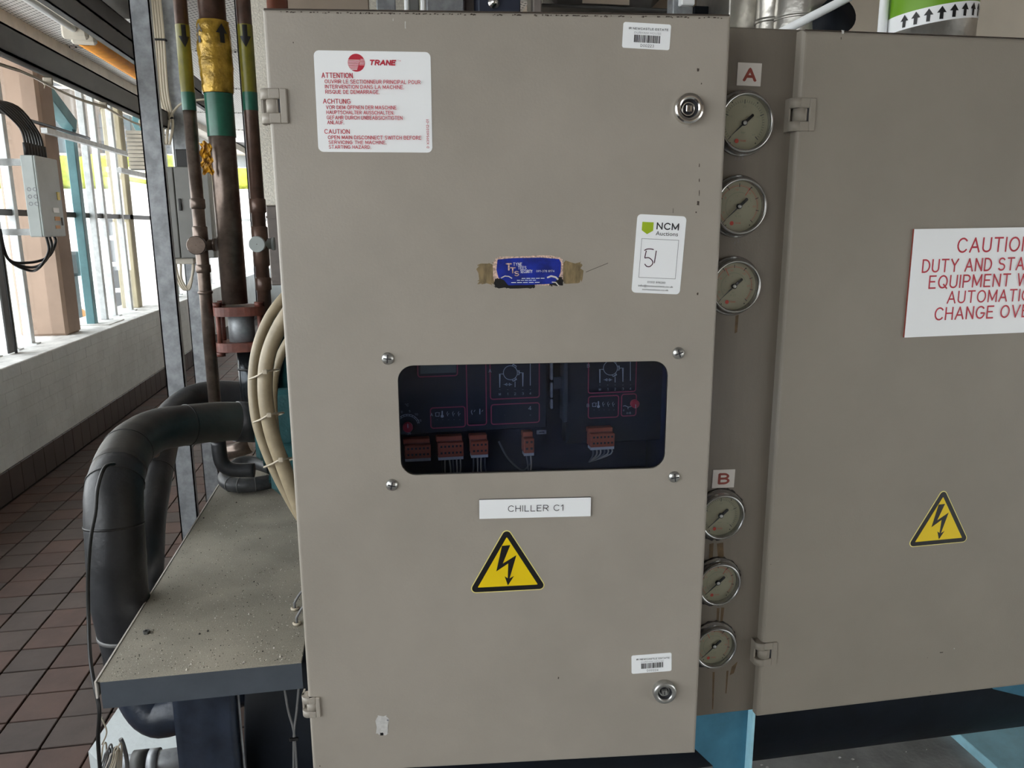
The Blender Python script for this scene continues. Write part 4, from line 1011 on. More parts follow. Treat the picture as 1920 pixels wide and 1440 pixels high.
# hinges
def hinge(base, u, v, w, h, par, m_, proud=.004):
    f = base.at(u, v, 0); f.z = base.z
    b = MB(f).m(m_).box((w * .62, -h / 2, -.001), (w, h / 2, proud), .001)
    b.box((0, h * .2, -.001), (w * .64, h / 2, proud), .001).box((0, -h / 2, -.001), (w * .64, -h * .2, proud), .001)
    for y0, y1 in ((h * .2, h / 2), (-h / 2, -h * .2)): b.cyl((-.001, y0, -.006), (-.001, y1, -.006), .0095, 16)
    b.box((-.0105, -h / 2, -.02), (-.008, h / 2, -.006))
    b.cyl((.0045, -h * .195, -.0055), (.0045, h * .195, -.0055), .0088, 16).box((.002, -h * .195, -.001), (w * .5, h * .195, .002), .001)
    b.m(INK).box((w * .5, -h * .2, -.001), (w * .62, h * .2, .0006))
    return obj('hinge', b, par)
u, v = D(505, 198, .004); hinge(FD, .001, v, .0215, .039, door, PAINT)
u, v = D(590, 1328, .004); hinge(FD, .001, v, .0155, .030, door, PAINT)

Z = .0005
# --- attention label
def sticker(name, corners, r, base_mat, par, f_=D, base=FD, thick=.0004, label=None, side=None):
    g_, w, h = quad(f_, corners, base, 0)
    b = MB(g_).m(base_mat).prism(rr(-w / 2, w / 2, -h / 2, h / 2, max(r, .0003), 4), 0, thick, side=side)
    def tx(s_, fx0, fx1, fy0, fy1, m_, **k):
        b.m(m_).text(s_, -w / 2 + fx0 * w, -w / 2 + fx1 * w, h / 2 - fy1 * h, h / 2 - fy0 * h, thick + .0002, **k)
    pt = lambda fx, fy: (-w / 2 + fx * w, h / 2 - fy * h)
    def fin(): return obj(name, b, par, label)
    return b, g_, w, h, tx, pt, fin
b, g_, w, h, tx, pt, fin = sticker('attention_sticker', ((588, 95), (806, 97), (812, 287), (597, 284)), .006, WHITE, door, label='white sticker with red multilingual caution text')
T_ = .0006
cx, cy = pt(.36, .115); R_ = w * .073
b.m(REDP).disc(cx, cy, R_, T_, 36)
b.m(WHITE)
for k in range(8):
    y = cy + R_ * (.28 - .15 * k); l = math.sqrt(max(0, R_ * R_ - (y - cy) ** 2))
    if k < 2: x0_, x1_ = cx - l * .98, cx + R_ * .42
    else: x0_, x1_ = cx - l * .98, cx + R_ * (.42 - .05 * k)
    b.raw([(x0_, y - R_ * .028, T_ + .0002), (x1_, y - R_ * .028, T_ + .0002), (x1_, y + R_ * .028, T_ + .0002), (x0_, y + R_ * .028, T_ + .0002)], [(0, 1, 2, 3)])
    if k < 5:
        x0_, x1_ = cx + R_ * .5 - .04 * R_ * k, cx + l * .97; y += R_ * .1
        b.raw([(x0_, y - R_ * .025, T_ + .0002), (x1_, y - R_ * .025, T_ + .0002), (x1_, y + R_ * .025, T_ + .0002), (x0_, y + R_ * .025, T_ + .0002)], [(0, 1, 2, 3)])
tx('TRANE', .469, .695, .083, .138, REDP, bold=.045, slant=.22)
tx('TM', .715, .742, .083, .097, REDP)
for s_, x0_, x1_, y0_, y1_ in (('ATTENTION', .058, .325, .215, .268), ('OUVRIR LE SECTIONNEUR PRINCIPAL POUR', .082, .908, .281, .320), ('INTERVENTION DANS LA MACHINE.', .083, .765, .332, .371), ('RISQUE DE DEMARRAGE.', .084, .552, .382, .421),
        ('ACHTUNG', .06, .298, .47, .519), ('VOR DEM ÖFFNEN DER MASCHINE', .083, .695, .535, .573), ('HAUPTSCHALTER AUSSCHALTEN.', .085, .672, .585, .623), ('GEFAHR DURCH UNBEABSICHTIGTEN', .085, .745, .636, .675), ('ANLAUF.', .088, .236, .685, .723),
        ('CAUTION', .06, .28, .771, .818), ('OPEN MAIN DISCONNECT SWITCH BEFORE', .088, .905, .834, .873), ('SERVICING THE MACHINE.', .092, .598, .884, .921), ('STARTING HAZARD.', .092, .462, .932, .968)):
    tx(s_, x0_, x1_, y0_, y1_, REDP, bold=.012)
b.m(REDP).text('D X39560312-01', *(sorted((pt(.951, 0)[0], pt(.972, 0)[0]))), pt(0, .955)[1], pt(0, .665)[1], T_, rot=1, bold=.012)
fin()
# --- auction tag
b, g_, w, h, tx, pt, fin = sticker('auction_sticker', ((1195.5, 401.5), (1288, 405.5), (1273.5, 552.5), (1183.5, 548)), .005, WHITE, door, label='white auction sticker with a green shield and handwritten number')
b.m(LIME).prism([pt(.11, .095), pt(.11, .2), pt(.225, .247), pt(.34, .2), pt(.34, .095)], .0004, T_)
tx('NCM', .405, .86, .092, .182, INK, bold=.02); tx('Auctions', .40, .855, .203, .255, INK)
b.m(GREY).ribbon([pt(.125, .305), pt(.88, .305), pt(.88, .80), pt(.125, .80)], .0005, T_, True)
def stroke(pts, wd=.0012): b.m(PEN).ribbon([tuple(p)[:2] for p in smoothpath([(*pt(*q), 0) for q in pts], 5)], wd, T_ + .0001)
stroke([(.195, .455), (.25, .435), (.33, .432), (.385, .438)]); stroke([(.235, .455), (.215, .55)]); stroke([(.215, .55), (.3, .545), (.375, .58), (.385, .62), (.335, .655), (.27, .655), (.225, .625)])
stroke([(.44, .45), (.42, .61)])
tx('01302 898280', .31, .68, .843, .868, INK, bold=.01); tx('info@ncmauctions.co.uk', .13, .85, .892, .917, INK, bold=.01); tx('ncmauctions.co.uk', .22, .76, .94, .962, INK, bold=.01)
fin()
# --- estate barcode stickers
def barcode(corners, code):
    b, g_, w, h, tx, pt, fin = sticker('barcode_sticker', corners, .0025, WHITE, door, label='small white barcode sticker ' + code)
    tx('IR NEWCASTLE ESTATE', .12, .94, .19, .275, INK, bold=.02); tx('DURHAM HOUSE', .24, .80, .35, .425, GREY)
    rb = random.Random(5); x = .24
    b.m(BLACK)
    while x < .80:
        ww = rb.choice((.008, .012, .02)); p0 = pt(x, .76); p1 = pt(min(.81, x + ww), .47)
        b.raw([(p0[0], p0[1], T_), (p1[0], p0[1], T_), (p1[0], p1[1], T_), (p0[0], p1[1], T_)], [(0, 1, 2, 3)]); x += ww + rb.choice((.006, .01, .016))
    tx(code, .385, .665, .82, .93, INK); fin()
barcode(((1168.6, 41), (1258, 46.3), (1255.3, 94.4), (1166.4, 89.5)), 'D00223')
barcode(((1183.5, 1229), (1258.5, 1223.5), (1259.5, 1257.5), (1184.5, 1263.5)), 'D00224')
# --- name plate
b, g_, w, h, tx, pt, fin = sticker('name_plate', ((898.6, 936), (1107, 931), (1107, 966.5), (898.6, 971.3)), .0004, WHITE, door, thick=.003, side=INK, label='white engraved name plate')
b.m(INK).text('CHILLER C1', pt(.255, 0)[0], pt(.753, 0)[0], pt(0, .66)[1], pt(0, .33)[1], .0033, bold=.0)
fin()
# --- blue security sticker with torn foil rim and glue
g_, w, h = quad(D, ((931, 485), (1052, 484), (1051, 537), (931, 538)), FD, 0)
def blob(x0, x1, y0, y1, amp, seed, n=44):
    rb = random.Random(seed); pts = []
    for k in range(n):
        a_ = 2 * math.pi * k / n; c0, s0 = math.cos(a_), math.sin(a_); e_ = .35
        x = (x0 + x1) / 2 + (x1 - x0) / 2 * math.copysign(abs(c0) ** e_, c0); y = (y0 + y1) / 2 + (y1 - y0) / 2 * math.copysign(abs(s0) ** e_, s0)
        pts.append((x + rb.uniform(-amp, amp), y + rb.uniform(-amp, amp)))
    return pts
for q_ in ((-.064, -.042, -.014, .012, .0022, 1), (.040, .067, -.013, .013, .0022, 2)): obj('glue_residue', MB(g_).m(GLUE).poly(blob(*q_), .0002), door)
ssb = MB(g_).m(FOIL).prism(blob(-.0445, .0435, -.016, .0205, .0008, 3, 70), 0, .0003)
ssb.m(BLACK).poly(blob(-.043, -.026, -.0185, -.0065, .0012, 4), .00042).poly(blob(.026, .043, -.0165, -.006, .0012, 6), .00042).poly(blob(-.03, .008, -.0195, -.014, .0006, 8), .00042)
ssb.m(BLUE).prism(rr(-.0405, .0405, -.0105, .0175, .005, 4) if False else [(-.039, .0165), (-.02, .018), (.015, .0185), (.038, .0165), (.0405, .012), (.04, .0), (.037, -.008), (.03, -.014), (-.004, -.0155), (-.026, -.0155), (-.031, -.009), (-.038, -.006), (-.0405, .004)][::-1], .0003, .0006)
ssb.m(FOIL)
ssb.text('T', -.0285, -.0215, .003, .0115, .0008, bold=.06); ssb.text('T', -.0235, -.017, -.0005, .0065, .0008, bold=.06); ssb.text('S', -.018, -.0125, -.004, .002, .0008, bold=.05)
ssb.m(WHITED).text('TYNE', -.0195, -.0085, .0085, .0125, .0008); ssb.text('TEES', -.0135, -.003, .004, .008, .0008); ssb.text('SECURITY', -.0105, .0045, -.0005, .0035, .0008)
ssb.text('091-378 8174', .0095, .032, .0005, .003, .0008)
for y, x0_, x1_ in ((-.0075, -.009, .021), (-.0098, -.015, .01), (-.0125, -.022, .015)):
    for k in range(5):
        xa = x0_ + (x1_ - x0_) * k / 5; ssb.raw([(xa, y, .0008), (xa + (x1_ - x0_) * .16, y, .0008), (xa + (x1_ - x0_) * .16, y + .0007, .0008), (xa, y + .0007, .0008)], [(0, 1, 2, 3)])
ssb.m(LAB).ribbon([(-.035, -.0065), (-.03, -.004), (-.025, -.0045), (-.021, -.007)], .0012, .0009).ribbon([(.023, -.0065), (.028, -.0045), (.034, -.006), (.037, -.009)], .002, .0009).ribbon([(.029, -.012), (.034, -.0125), (.038, -.017)], .0012, .0009)
obj('security_sticker', ssb, door, 'torn blue foil sticker with brown glue marks')
obj('scratch', MB(g_).m(SPOT).ribbon([(.072, .0), (.082, .004), (.1, .011)], .0006, .0003), door)
# --- warning triangles
def triangle(apex, left, right, f_, base, par):
    A, L_, R2 = (Vector(f_(*p)) for p in (apex, left, right)); side = ((A - L_).length + (A - R2).length + (L_ - R2).length) / 3
    c = (A + L_ + R2) / 3; g_ = Fr(base((c.x, c.y, 0)), base.x, base.y).rot(math.atan2((R2 - L_).y, (R2 - L_).x)); g_.z = base.z
    b = MB(g_)
    def tri(s_, r):
        h_ = s_ * math.sqrt(3) / 2; pts = []
        for k, (vx, vy) in enumerate(((0, h_ * 2 / 3), (-s_ / 2, -h_ / 3), (s_ / 2, -h_ / 3))):
            v = Vector((vx, vy)); c_ = v - v.normalized() * 2 * r; a0 = math.atan2(v.y, v.x)
            for j in range(7): a_ = a0 - math.pi / 3 + 2 * math.pi / 3 * j / 6; pts.append((c_.x + r * math.cos(a_), c_.y + r * math.sin(a_)))
        return pts
    s1_ = side * 1.10
    b.m(YELE).prism(tri(s1_, s1_ * .062), 0, .0003)
    b.m(BLACK).poly(tri(s1_ * .962, s1_ * .052), .0005); b.m(YEL).poly(tri(s1_ * .745, s1_ * .006), .0007)
    k = side * 1.0; y_b = -k * math.sqrt(3) / 6
    q = [(565, 665), (670, 663), (570, 905), (745, 805), (652, 1115), (710, 1085), (628, 1210), (590, 1080), (628, 1110), (640, 908), (485, 1005)]
    pts = [((x - 628) / 940 * k, y_b + (1268 - y + (x - 628) * .03) / 940 * k) for x, y in q]
    b.m(BLACK).poly(pts[::-1], .0009)
    return obj('warning_triangle', b, par, 'yellow and black electrical hazard triangle')
triangle((950, 992), (884, 1109), (1020, 1102), D, FD, door)
# --- paint chips, dirt
ch = MB(FD)
def spot(px, py, w_, h_, m_, sd):
    u, v = D(px, py); ch.m(m_).poly(blob(u - w_ / 2, u + w_ / 2, v - h_ / 2, v + h_ / 2, min(w_, h_) * .14, sd, 22), .0002 + .00005 * (sd % 5))
spot(717, 1360, .016, .03, CHIPW, 11); spot(716, 1376, .0045, .004, BLACK, 12); spot(727, 1350, .003, .002, GREY, 13); spot(760, 47, .0012, .008, CHIPW, 14); spot(737, 37, .0008, .003, CHIPW, 15)
spot(1309, 131, .0028, .0035, SPOT, 16); spot(1315, 157, .0012, .002, SPOT, 17); spot(1309, 381, .003, .005, SPOT, 18); spot(1305, 398, .0015, .002, SPOT, 19); spot(1047, 1271, .0015, .003, SPOT, 20)
spot(1311, 362, .001, .007, SPOT, 22); spot(1311, 338, .001, .004, SPOT, 24); spot(1308, 551, .002, .003, SPOT, 25); spot(1262, 395, .0005, .006, SPOT, 26); spot(1311, 310, .001, .004, SPOT, 27); spot(600, 1436, .0012, .002, SPOT, 28); spot(550, 80, .001, .0015, SPOT, 29)
rb = random.Random(3); ch.m(SPOT)
for k in range(150):
    u = rb.uniform(.02, DW - .003); s_ = rb.uniform(.0008, .0035); v = DH - .0038 - rb.random() ** 2 * .0012
    ch.raw([(u, v, .0003), (u + s_, v + .0004, .0003), (u + s_ * .8, v + .0012, .0003), (u + s_ * .2, v + .0014, .0003)], [(0, 1, 2, 3)])
obj('paint_chips', ch, door)
top = MB(FD).m(SPOT); top.box((.002, DH - .0008, -.019), (DW - .002, DH + .0006, -.0008)); obj('rusty_top_edge', top, door)

# ------------------------------------------------------------------ control modules inside
YI = 1.045
FI = Fr((0, YI, 0), (1, 0, 0), (0, 0, 1))
def I(cx, cy): p = P(720 + cx / 3.4286, 660 + cy / 3.4286, Y=YI); return p.x, p.z
def modrect(b, x0, y0, x1, y1, w=.0016):
    (xa, za), (xb, zb2) = I(x0, y1), I(x1, y0); b.m(MRED).ribbon(rr(xa, xb, za, zb2, .0035, 3), w, .0006, True)
def mtext(b, s_, cx, cy, hpx, m_=MWHT, wf=.75):
    x, z = I(cx, cy); h_ = hpx / 3.4286 / F * 1.06; w_ = h_ * wf * len(s_); b.m(m_).text(s_, x - w_ / 2, x + w_ / 2, z - h_ / 2, z + h_ / 2, .0006)
def line(b, pts, w=.0011, m_=MWHT, closed=False): b.m(m_).ribbon([I(*p) for p in pts], w, .0006, closed)
def circ(b, cx, cy, r, w=.0009, a0=0, a1=360, m_=MWHT):
    pts = [(cx + r * math.cos(math.radians(a0 + (a1 - a0) * k / 28)), cy + r * math.sin(math.radians(a0 + (a1 - a0) * k / 28))) for k in range(28 if a1 - a0 >= 360 else 29)]
    line(b, pts, w, m_, a1 - a0 >= 360)
def diagram(b, cx, cy):
    circ(b, cx, cy, 45)
    for a_ in (-60, 0, 60):
        q = [(cx + rr0 * math.cos(math.radians(a_ + da)), cy + rr0 * math.sin(math.radians(a_ + da))) for rr0, da in ((46, -16), (57, -13), (57, 13), (46, 16))]; line(b, q)
    line(b, [(cx - 46, cy + 8), (cx - 68, cy + 8), (cx - 68, cy + 95)]); line(b, [(cx + 58, cy), (cx + 80, cy), (cx + 80, cy + 88)]); line(b, [(cx + 30, cy + 55), (cx + 30, cy + 92)]); line(b, [(cx + 128, cy - 60), (cx + 128, cy + 82)])
    line(b, [(cx - 36, cy + 75), (cx - 22, cy + 67), (cx - 22, cy + 83), (cx - 36, cy + 75)], .0006); line(b, [(cx + 6, cy + 75), (cx - 8, cy + 67), (cx - 8, cy + 83), (cx + 6, cy + 75)], .0006); line(b, [(cx - 44, cy + 75), (cx + 12, cy + 75)], .0005)
    for s_, dx in zip('M1234', (-68, -18, 30, 80, 128)): mtext(b, s_, cx + dx, cy + 136 - dx * .03, 17); mtext(b, '-', cx + dx, cy + 108, 12)
def icons(b, x0, y0, st=36):
    line(b, [(x0, y0 - 8), (x0, y0 + 12), (x0 + 22, y0 + 12), (x0 + 22, y0 - 8)], .0007); line(b, [(x0 - 4, y0 - 8), (x0 + 8, y0 - 12), (x0 + 28, y0 - 10)], .0006)
    x, z = I(x0 + st + 6, y0 + 12); b.m(MWHT).disc(x, z, .0022, .0006, 12); line(b, [(x0 + st + 6, y0 - 22), (x0 + st + 6, y0 + 10)], .0018)
    for k in (2, 3, 4): line(b, [(x0 + st * k + 6, y0 - 18), (x0 + st * k, y0 - 8), (x0 + st * k + 6, y0 + 12)], .0006); line(b, [(x0 + st * k + 14, y0 - 6), (x0 + st * k + 8, y0)], .0006)
    for k in range(5): mtext(b, '-', x0 + 10 + st * k, y0 + 34, 10)
def connector(x0, y0, x1, y1, n, par, wires=True, fan=None):
    (xa, za), (xb, zb2) = I(x0, y1), I(x1, y0); h_ = zb2 - za; w_ = xb - xa
    b = MB().m(CONN).box((xa, YI - .012, za + h_ * .72), (xb, YI + .002, zb2), .001).box((xa + w_ * .04, YI - .02, za), (xb + w_ * .02, YI + .002, za + h_ * .74), .001)
    b.m(INK)
    for k in range(n):
        x = xa + w_ * (.1 + .88 * (k + .5) / n)
        for fz in (.55, .22): b.box((x - w_ * .22 / n, YI - .0206, za + h_ * (fz - .04)), (x + w_ * .22 / n, YI - .019, za + h_ * (fz + .06)))
    b.box((xa + .002, YI - .0126, za + h_ * .76), (xb - .002, YI - .0115, za + h_ * .775))
    b.m(LAB).box((xa + w_ * .05, YI - .019, za - .004), (xb + w_ * .01, YI - .004, za))
    c = obj('terminal_block', b, par, 'orange plug-in terminal block')
    if wires:
        for k in range(n):
            x = xa + w_ * (.1 + .88 * (k + .5) / n); rb2 = random.Random(k * 7 + n)
            if fan: pts = [(x, YI - .012, za), (x, YI - .016, za - .012), (fan[0], YI - .004, fan[1])]
            else: pts = [(x, YI - .012, za), (x + rb2.uniform(-.002, .002), YI - .018, za - .02), (x + rb2.uniform(-.006, .004), YI - .012, za - .045), (x + rb2.uniform(-.006, .006), YI - .006, za - .09)]
            obj('wire', MB().m(WIRE if k % 3 else GCAB).tube(smoothpath(pts, 4), .0011, 6), c)
    return c
xl0, _ = I(60, 0); xr0, _ = I(1046, 0); _, zb0 = I(500, 512); zt0 = zb0 + .235
mo = thing('control_module', 'black control module with display and dial behind the left of the door window', 'control module', (.1, 1.06, zb0))
b = MB(FI).m(MODB).box((xl0 - .02, zb0, -.03), (xr0, zt0, 0), .001)
modrect(b, 218, -60, 468, 160); x, z = I(235, 140); x_, z_ = I(460, -40); b.m(LCD).box((x, z, 0), (x_, z_, .0006))
modrect(b, 302, 350, 520, 490); modrect(b, 536, -80, 652, 472); modrect(b, 684, -80, 998, 304); modrect(b, 690, 325, 998, 465)
mtext(b, 'A', 681, 120, 24); mtext(b, 'A', 306, 402, 22); diagram(b, 812, 133); icons(b, 332, 400); icons_b = None
line(b, [(566, 372), (560, 384), (568, 402)], .0006); line(b, [(585, 372), (578, 384)], .0006); line(b, [(616, 365), (616, 400)], .0012); line(b, [(636, 372), (628, 384)], .0006)
mtext(b, '4', 937, 360, 28); mtext(b, '-', 940, 404, 14); mtext(b, '-', 775, 404, 10)
mtext(b, '°C', 147, 340, 16); mtext(b, '0', 115, 385, 14); mtext(b, '5', 165, 380, 14); mtext(b, '10', 208, 400, 14); mtext(b, '15', 230, 440, 14); mtext(b, '-25', 157, 524, 14)
circ(b, 152, 478, 78, .0008, 200, 345); circ(b, 152, 478, 68, .0006, 200, 345)
for k in range(10): 
    a_ = math.radians(205 + k * 15); line(b, [(152 + 68 * math.cos(a_), 478 + 68 * math.sin(a_)), (152 + 78 * math.cos(a_), 478 + 78 * math.sin(a_))], .0006)
obj('faceplate', b, mo, 'black face with red outlined fields')
kx, kz = I(152, 480); k_ = MB(FI.at(kx, kz, 0)).m(KNOB).lathe([(.0070, 0), (.0070, .006), (.006, .007), (.0001, .007)], 24); k_.m(MWHT).box((-.0004, 0, .007), (.0004, .006, .0073)); obj('knob', k_, mo, 'red knob')
for x0_, y0_, x1_, y1_, n in ((125, 540, 290, 665, 6), (335, 524, 497, 655, 6), (545, 517, 655, 640, 4), (882, 498, 947, 628, 2)): connector(x0_, y0_, x1_, y1_, n, mo, x0_ > 200)
(xa, za), (xb, zb2) = I(980, 525), I(1040, 497); obj('jumper', MB(FI).m(ZINC).prism([(xa, za), (xb, za), (xb, zb2), (xa, zb2)], 0, .004, [[(xa + .003, za + .002), (xb - .003, za + .002), (xb - .003, zb2 - .002), (xa + .003, zb2 - .002)]]), mo)
xl1, _ = I(1178, 0); xr1, _ = I(1700, 0); _, zb1 = I(500, 478)
mo2 = thing('control_module', 'black control module behind the right of the door window', 'control module', (.3, 1.06, zb1))
b = MB(FI).m(MODB).box((xl1, zb1 - .035, -.03), (xr1 + .05, zt0, 0), .001)
modrect(b, 1312, -80, 1626, 265); modrect(b, 1312, 278, 1508, 426); modrect(b, 1524, 268, 1622, 412)
mtext(b, 'B', 1313, 88, 24); mtext(b, 'B', 1311, 343, 22); diagram(b, 1455, 103); icons(b, 1340, 338, 32)
line(b, [(1536, 348), (1548, 344), (1570, 354), (1590, 350)], .0008); line(b, [(1568, 354), (1568, 366)], .0008); mtext(b, 'A=B', 1572, 391, 14); mtext(b, '0', 1540, 374, 12)
obj('faceplate', b, mo2, 'black face with red outlined fields')
kx, kz = I(1608, 330); k_ = MB(FI.at(kx, kz, 0)).m(KNOB).lathe([(.0062, 0), (.0062, .006), (.0052, .007), (.0001, .007)], 24); k_.m(MWHT).box((-.0004, -.006, .007), (.0004, 0, .0073)); obj('knob', k_, mo2, 'red knob')
obj('side_case', MB(FI).m(MODG).box((I(1152, 0)[0], zb1, -.02), (xl1, zt0, .006), .001), mo2)
connector(1298, 470, 1456, 592, 6, mo2, True, I(1312, 702))
b = MB().m(ZINC)
for (y0_, y1_) in ((60, 185), (200, 300), (305, 372)): (xa, za), (xb, zb2) = I(1074, y1_), I(1092, y0_); b.box((xa, YI + .004, za), (xb, YI + .012, zb2), .001)
b.m(MODG).box((I(1096, 0)[0], YI + .006, I(0, 288)[1]), (I(1150, 0)[0], YI + .01, I(0, 210)[1]))
obj('hinge_strip', b, None, 'grey hinge strip between the two black control modules', 'hinge')
obj('mounting_plate', MB().m(NAVYP).box((-.1, 1.078, .80), (.39, 1.082, 1.70)), cab)
# loose wire
b = MB().m(GCAB).tube(smoothpath([(*I(735, 570)[:1], YI - .004, I(735, 570)[1]), (I(790, 670)[0], YI - .01, I(790, 670)[1]), (I(880, 745)[0], YI - .01, I(880, 745)[1]), (I(935, 700)[0], YI - .01, I(935, 700)[1])], 6), .0014, 6)
obj('cable', b, None, 'thin grey cable sagging between the orange terminal blocks', 'cable')

# ================================================================== GAUGE PANEL
YG = .998
t = thing('gauge_panel', 'tall narrow beige gauge panel between the two cabinets', 'panel', (.49, 1.1, .745))
FG = Fr((0, YG, 0), (1, 0, 0), (0, 0, 1))
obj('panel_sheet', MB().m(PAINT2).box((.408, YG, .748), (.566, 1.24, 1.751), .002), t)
def G(px, py): return Mq(px, py, YG)
for s_, cr in (('A', ((1383.5, 117), (1428, 119.5), (1425, 162), (1380.5, 160.5))), ('B', ((1336, 881), (1377.3, 879), (1376, 913.5), (1335, 914.5)))):
    b, g_, w, h, tx, pt, fin = sticker('letter_label', cr, .0003, LAB, t, G, FG, .0012, 'square white label with a brown-red letter ' + s_)
    if s_ == 'A': tx('A', .27, .77, .24, .79, REDB, bold=.075)
    else: tx('B', .28, .74, .22, .78, REDB, bold=.07)
    fin()
# rust streaks under the gauges
for pts in (((1385, 590), (1379, 592), (1377, 625), (1382, 623)), ((1330, 1020), (1338, 1018), (1336, 1052), (1329, 1052)), ((1344, 1019), (1356, 1017), (1357, 1045), (1350, 1050), (1346, 1046)), ((1352, 1139), (1358, 1139), (1354, 1172), (1350, 1172)), ((1344, 1140), (1349, 1140), (1347, 1172), (1343, 1172)), ((1336, 1260), (1340, 1260), (1337, 1330), (1335, 1330)), ((1372, 1250), (1383, 1240), (1376, 1262), (1368, 1266)), ((1362, 1258), (1366, 1257), (1362, 1300), (1360, 1300))):
    obj('rust_streak', MB(FG).m(RUSTS).poly([G(*p) for p in pts][::-1], .0002), t)
for (px, py) in ((1378, 297), (1384, 297), (1391, 296), (1376, 455), (1383, 452)): obj('pen_mark', MB(FG).m(GREY).ribbon([G(px, py + 4), G(px + 2, py - 3), G(px + 3, py + 3)], .0004, .0002), t)
def gauge(px, py, kind, label, dirt, R_=.0385):
    c = P(px, py, Y=YG - .009); f = Fr((c.x, YG, c.z), (1, 0, 0), (0, 0, 1))
    t_ = thing('pressure_gauge', label, 'gauge', (c.x, YG, c.z), 'pressure gauges in the narrow beige panel')
    if dirt:
        rb = random.Random(int(py)); pl = [((R_ + .0024 + rb.uniform(0, .0035) * (1.3 if math.sin(a_) < -.6 else .8)) * math.cos(a_), (R_ + .0024 + rb.uniform(0, .0035) * (1.3 if math.sin(a_) < -.6 else .8)) * math.sin(a_)) for a_ in [2 * math.pi * k / 70 for k in range(70)]]
        obj('sealant', MB(f).m(GUNK).prism(pl, 0, .0016), t_)
    obj('bezel', MB(f).m(GBEZ).lathe([(R_ + .0028, 0), (R_ + .0028, .0025), (R_ + .0018, .004), (R_ - .001, .005), (R_ - .001, .0115), (R_ - .0022, .0145), (R_ - .0042, .015), (R_ - .0055, .0135), (R_ - .0055, .0045)], 56), t_)
    rf = R_ - .0052; b = MB(f).m(GFACE).disc(0, 0, rf, .0052, 44)
    def arc(r, a0, a1, w, m_, z=.0055):
        b.m(m_).ribbon([(r * math.cos(math.radians(a0 + (a1 - a0) * k / 40)), r * math.sin(math.radians(a0 + (a1 - a0) * k / 40))) for k in range(41)], w, z)
    def ticks(r0, r1, n, w, m_, a0=225, a1=-45):
        b.m(m_)
        for k in range(n + 1):
            a_ = math.radians(a0 + (a1 - a0) * k / n); b.ribbon([(r0 * math.cos(a_), r0 * math.sin(a_)), (r1 * math.cos(a_), r1 * math.sin(a_))], w, .0056)
    if kind == 0:
        arc(rf * .76, 225, -45, .0003, GGRN); ticks(rf * .76, rf * .84, 40, .0004, INK); ticks(rf * .70, rf * .86, 4, .001, INK)
        for k, s_ in enumerate(('0', '10', '20', '30', '40')):
            a_ = math.radians(225 - 67.5 * k); x, y = rf * .6 * math.cos(a_), rf * .6 * math.sin(a_); b.m(GGRN).text(s_, x - .0012 * len(s_), x + .0012 * len(s_), y - .0012, y + .0012, .0056)
        b.m(GGRN).text('bar', -.003, .003, -rf * .38, -rf * .30, .0056)
    else:
        arc(rf * .8, 225, -45, .00035, GRED); ticks(rf * .8, rf * .87, 50, .00025, GRED); ticks(rf * .76, rf * .9, 8, .0009, INK)
        arc(rf * .56, 225, 20, .0003, GGRN); ticks(rf * .52, rf * .58, 30, .00025, GGRN, 225, 20)
        a_ = math.radians(58 if kind == 1 else 118); b.m(GRED).ribbon([(rf * .5 * math.cos(a_), rf * .5 * math.sin(a_)), (rf * .86 * math.cos(a_), rf * .86 * math.sin(a_))], .0008, .0057)
        for k in range(5):
            a_ = math.radians(200 - 50 * k); x, y = rf * .67 * math.cos(a_), rf * .67 * math.sin(a_); b.m(GRED).text(str(k * 5), x - .0011 * len(str(k * 5)), x + .0011 * len(str(k * 5)), y - .0011, y + .0011, .0056)
            x, y = rf * .42 * math.cos(a_), rf * .42 * math.sin(a_); b.m(GGRN).text(str(k * 2), x - .0009, x + .0009, y - .0009, y + .0009, .0056)
        b.m(GGRN).text('R 22', -.0042, .0042, -rf * .42, -rf * .34, .0056).text('bar', -.002, .002, -rf * .28, -rf * .22, .0056)
    b.m(GRED).disc(-rf * .26, -rf * .66, rf * .085, .0057, 18).text('TRANE', -rf * .13, rf * .12, -rf * .69, -rf * .62, .0057)
    b.m(BLACK)
    for a_ in (55, 125, 305, 235): b.disc(rf * .9 * math.cos(math.radians(a_)), rf * .9 * math.sin(math.radians(a_)), .0009, .0057, 8)
    obj('dial', b, t_)
    an = math.radians(222); dx, dy = math.cos(an), math.sin(an); nx_, ny_ = -dy, dx
    q = lambda l, w: (dx * l + nx_ * w, dy * l + ny_ * w)
    nb_ = MB(f).m(BLACK).prism([q(rf * .82, 0), q(0, .0011), q(-rf * .06, .0009), q(-rf * .1, .0019), q(-rf * .44, .0019), q(-rf * .47, 0), q(-rf * .44, -.0019), q(-rf * .1, -.0019), q(-rf * .06, -.0009), q(0, -.0011)][::-1], .0075, .0082)
    obj('needle', nb_, t_)
    obj('hub', MB(f).m(BLACK).lathe([(.0036, .006), (.0036, .0088), (.0026, .0092)], 18).m(ZINC).lathe([(.0026, .0092), (.002, .0102), (.0001, .0104)], 18), t_)
    obj('lens', MB(f).m(CLEAR).disc(0, 0, R_ - .0054, .0128, 44), t_)
    return t_
gauge(1397, 230, 0, 'topmost gauge, directly below the letter A label', False, .0398)
gauge(1387, 387, 1, 'second gauge from the top with red and green scales', False, .0388)
gauge(1377.5, 537, 2, 'third gauge from the top, a rust drip beneath it', False, .0380)
gauge(1352.5, 968, 0, 'plain gauge directly below the letter B label, rusty rim', True, .0362)
gauge(1347, 1094, 1, 'second gauge from the bottom, between two rusty drips', True, .0352)
gauge(1340, 1213, 2, 'lowest gauge of the column, beside the lower lock', True, .0350)

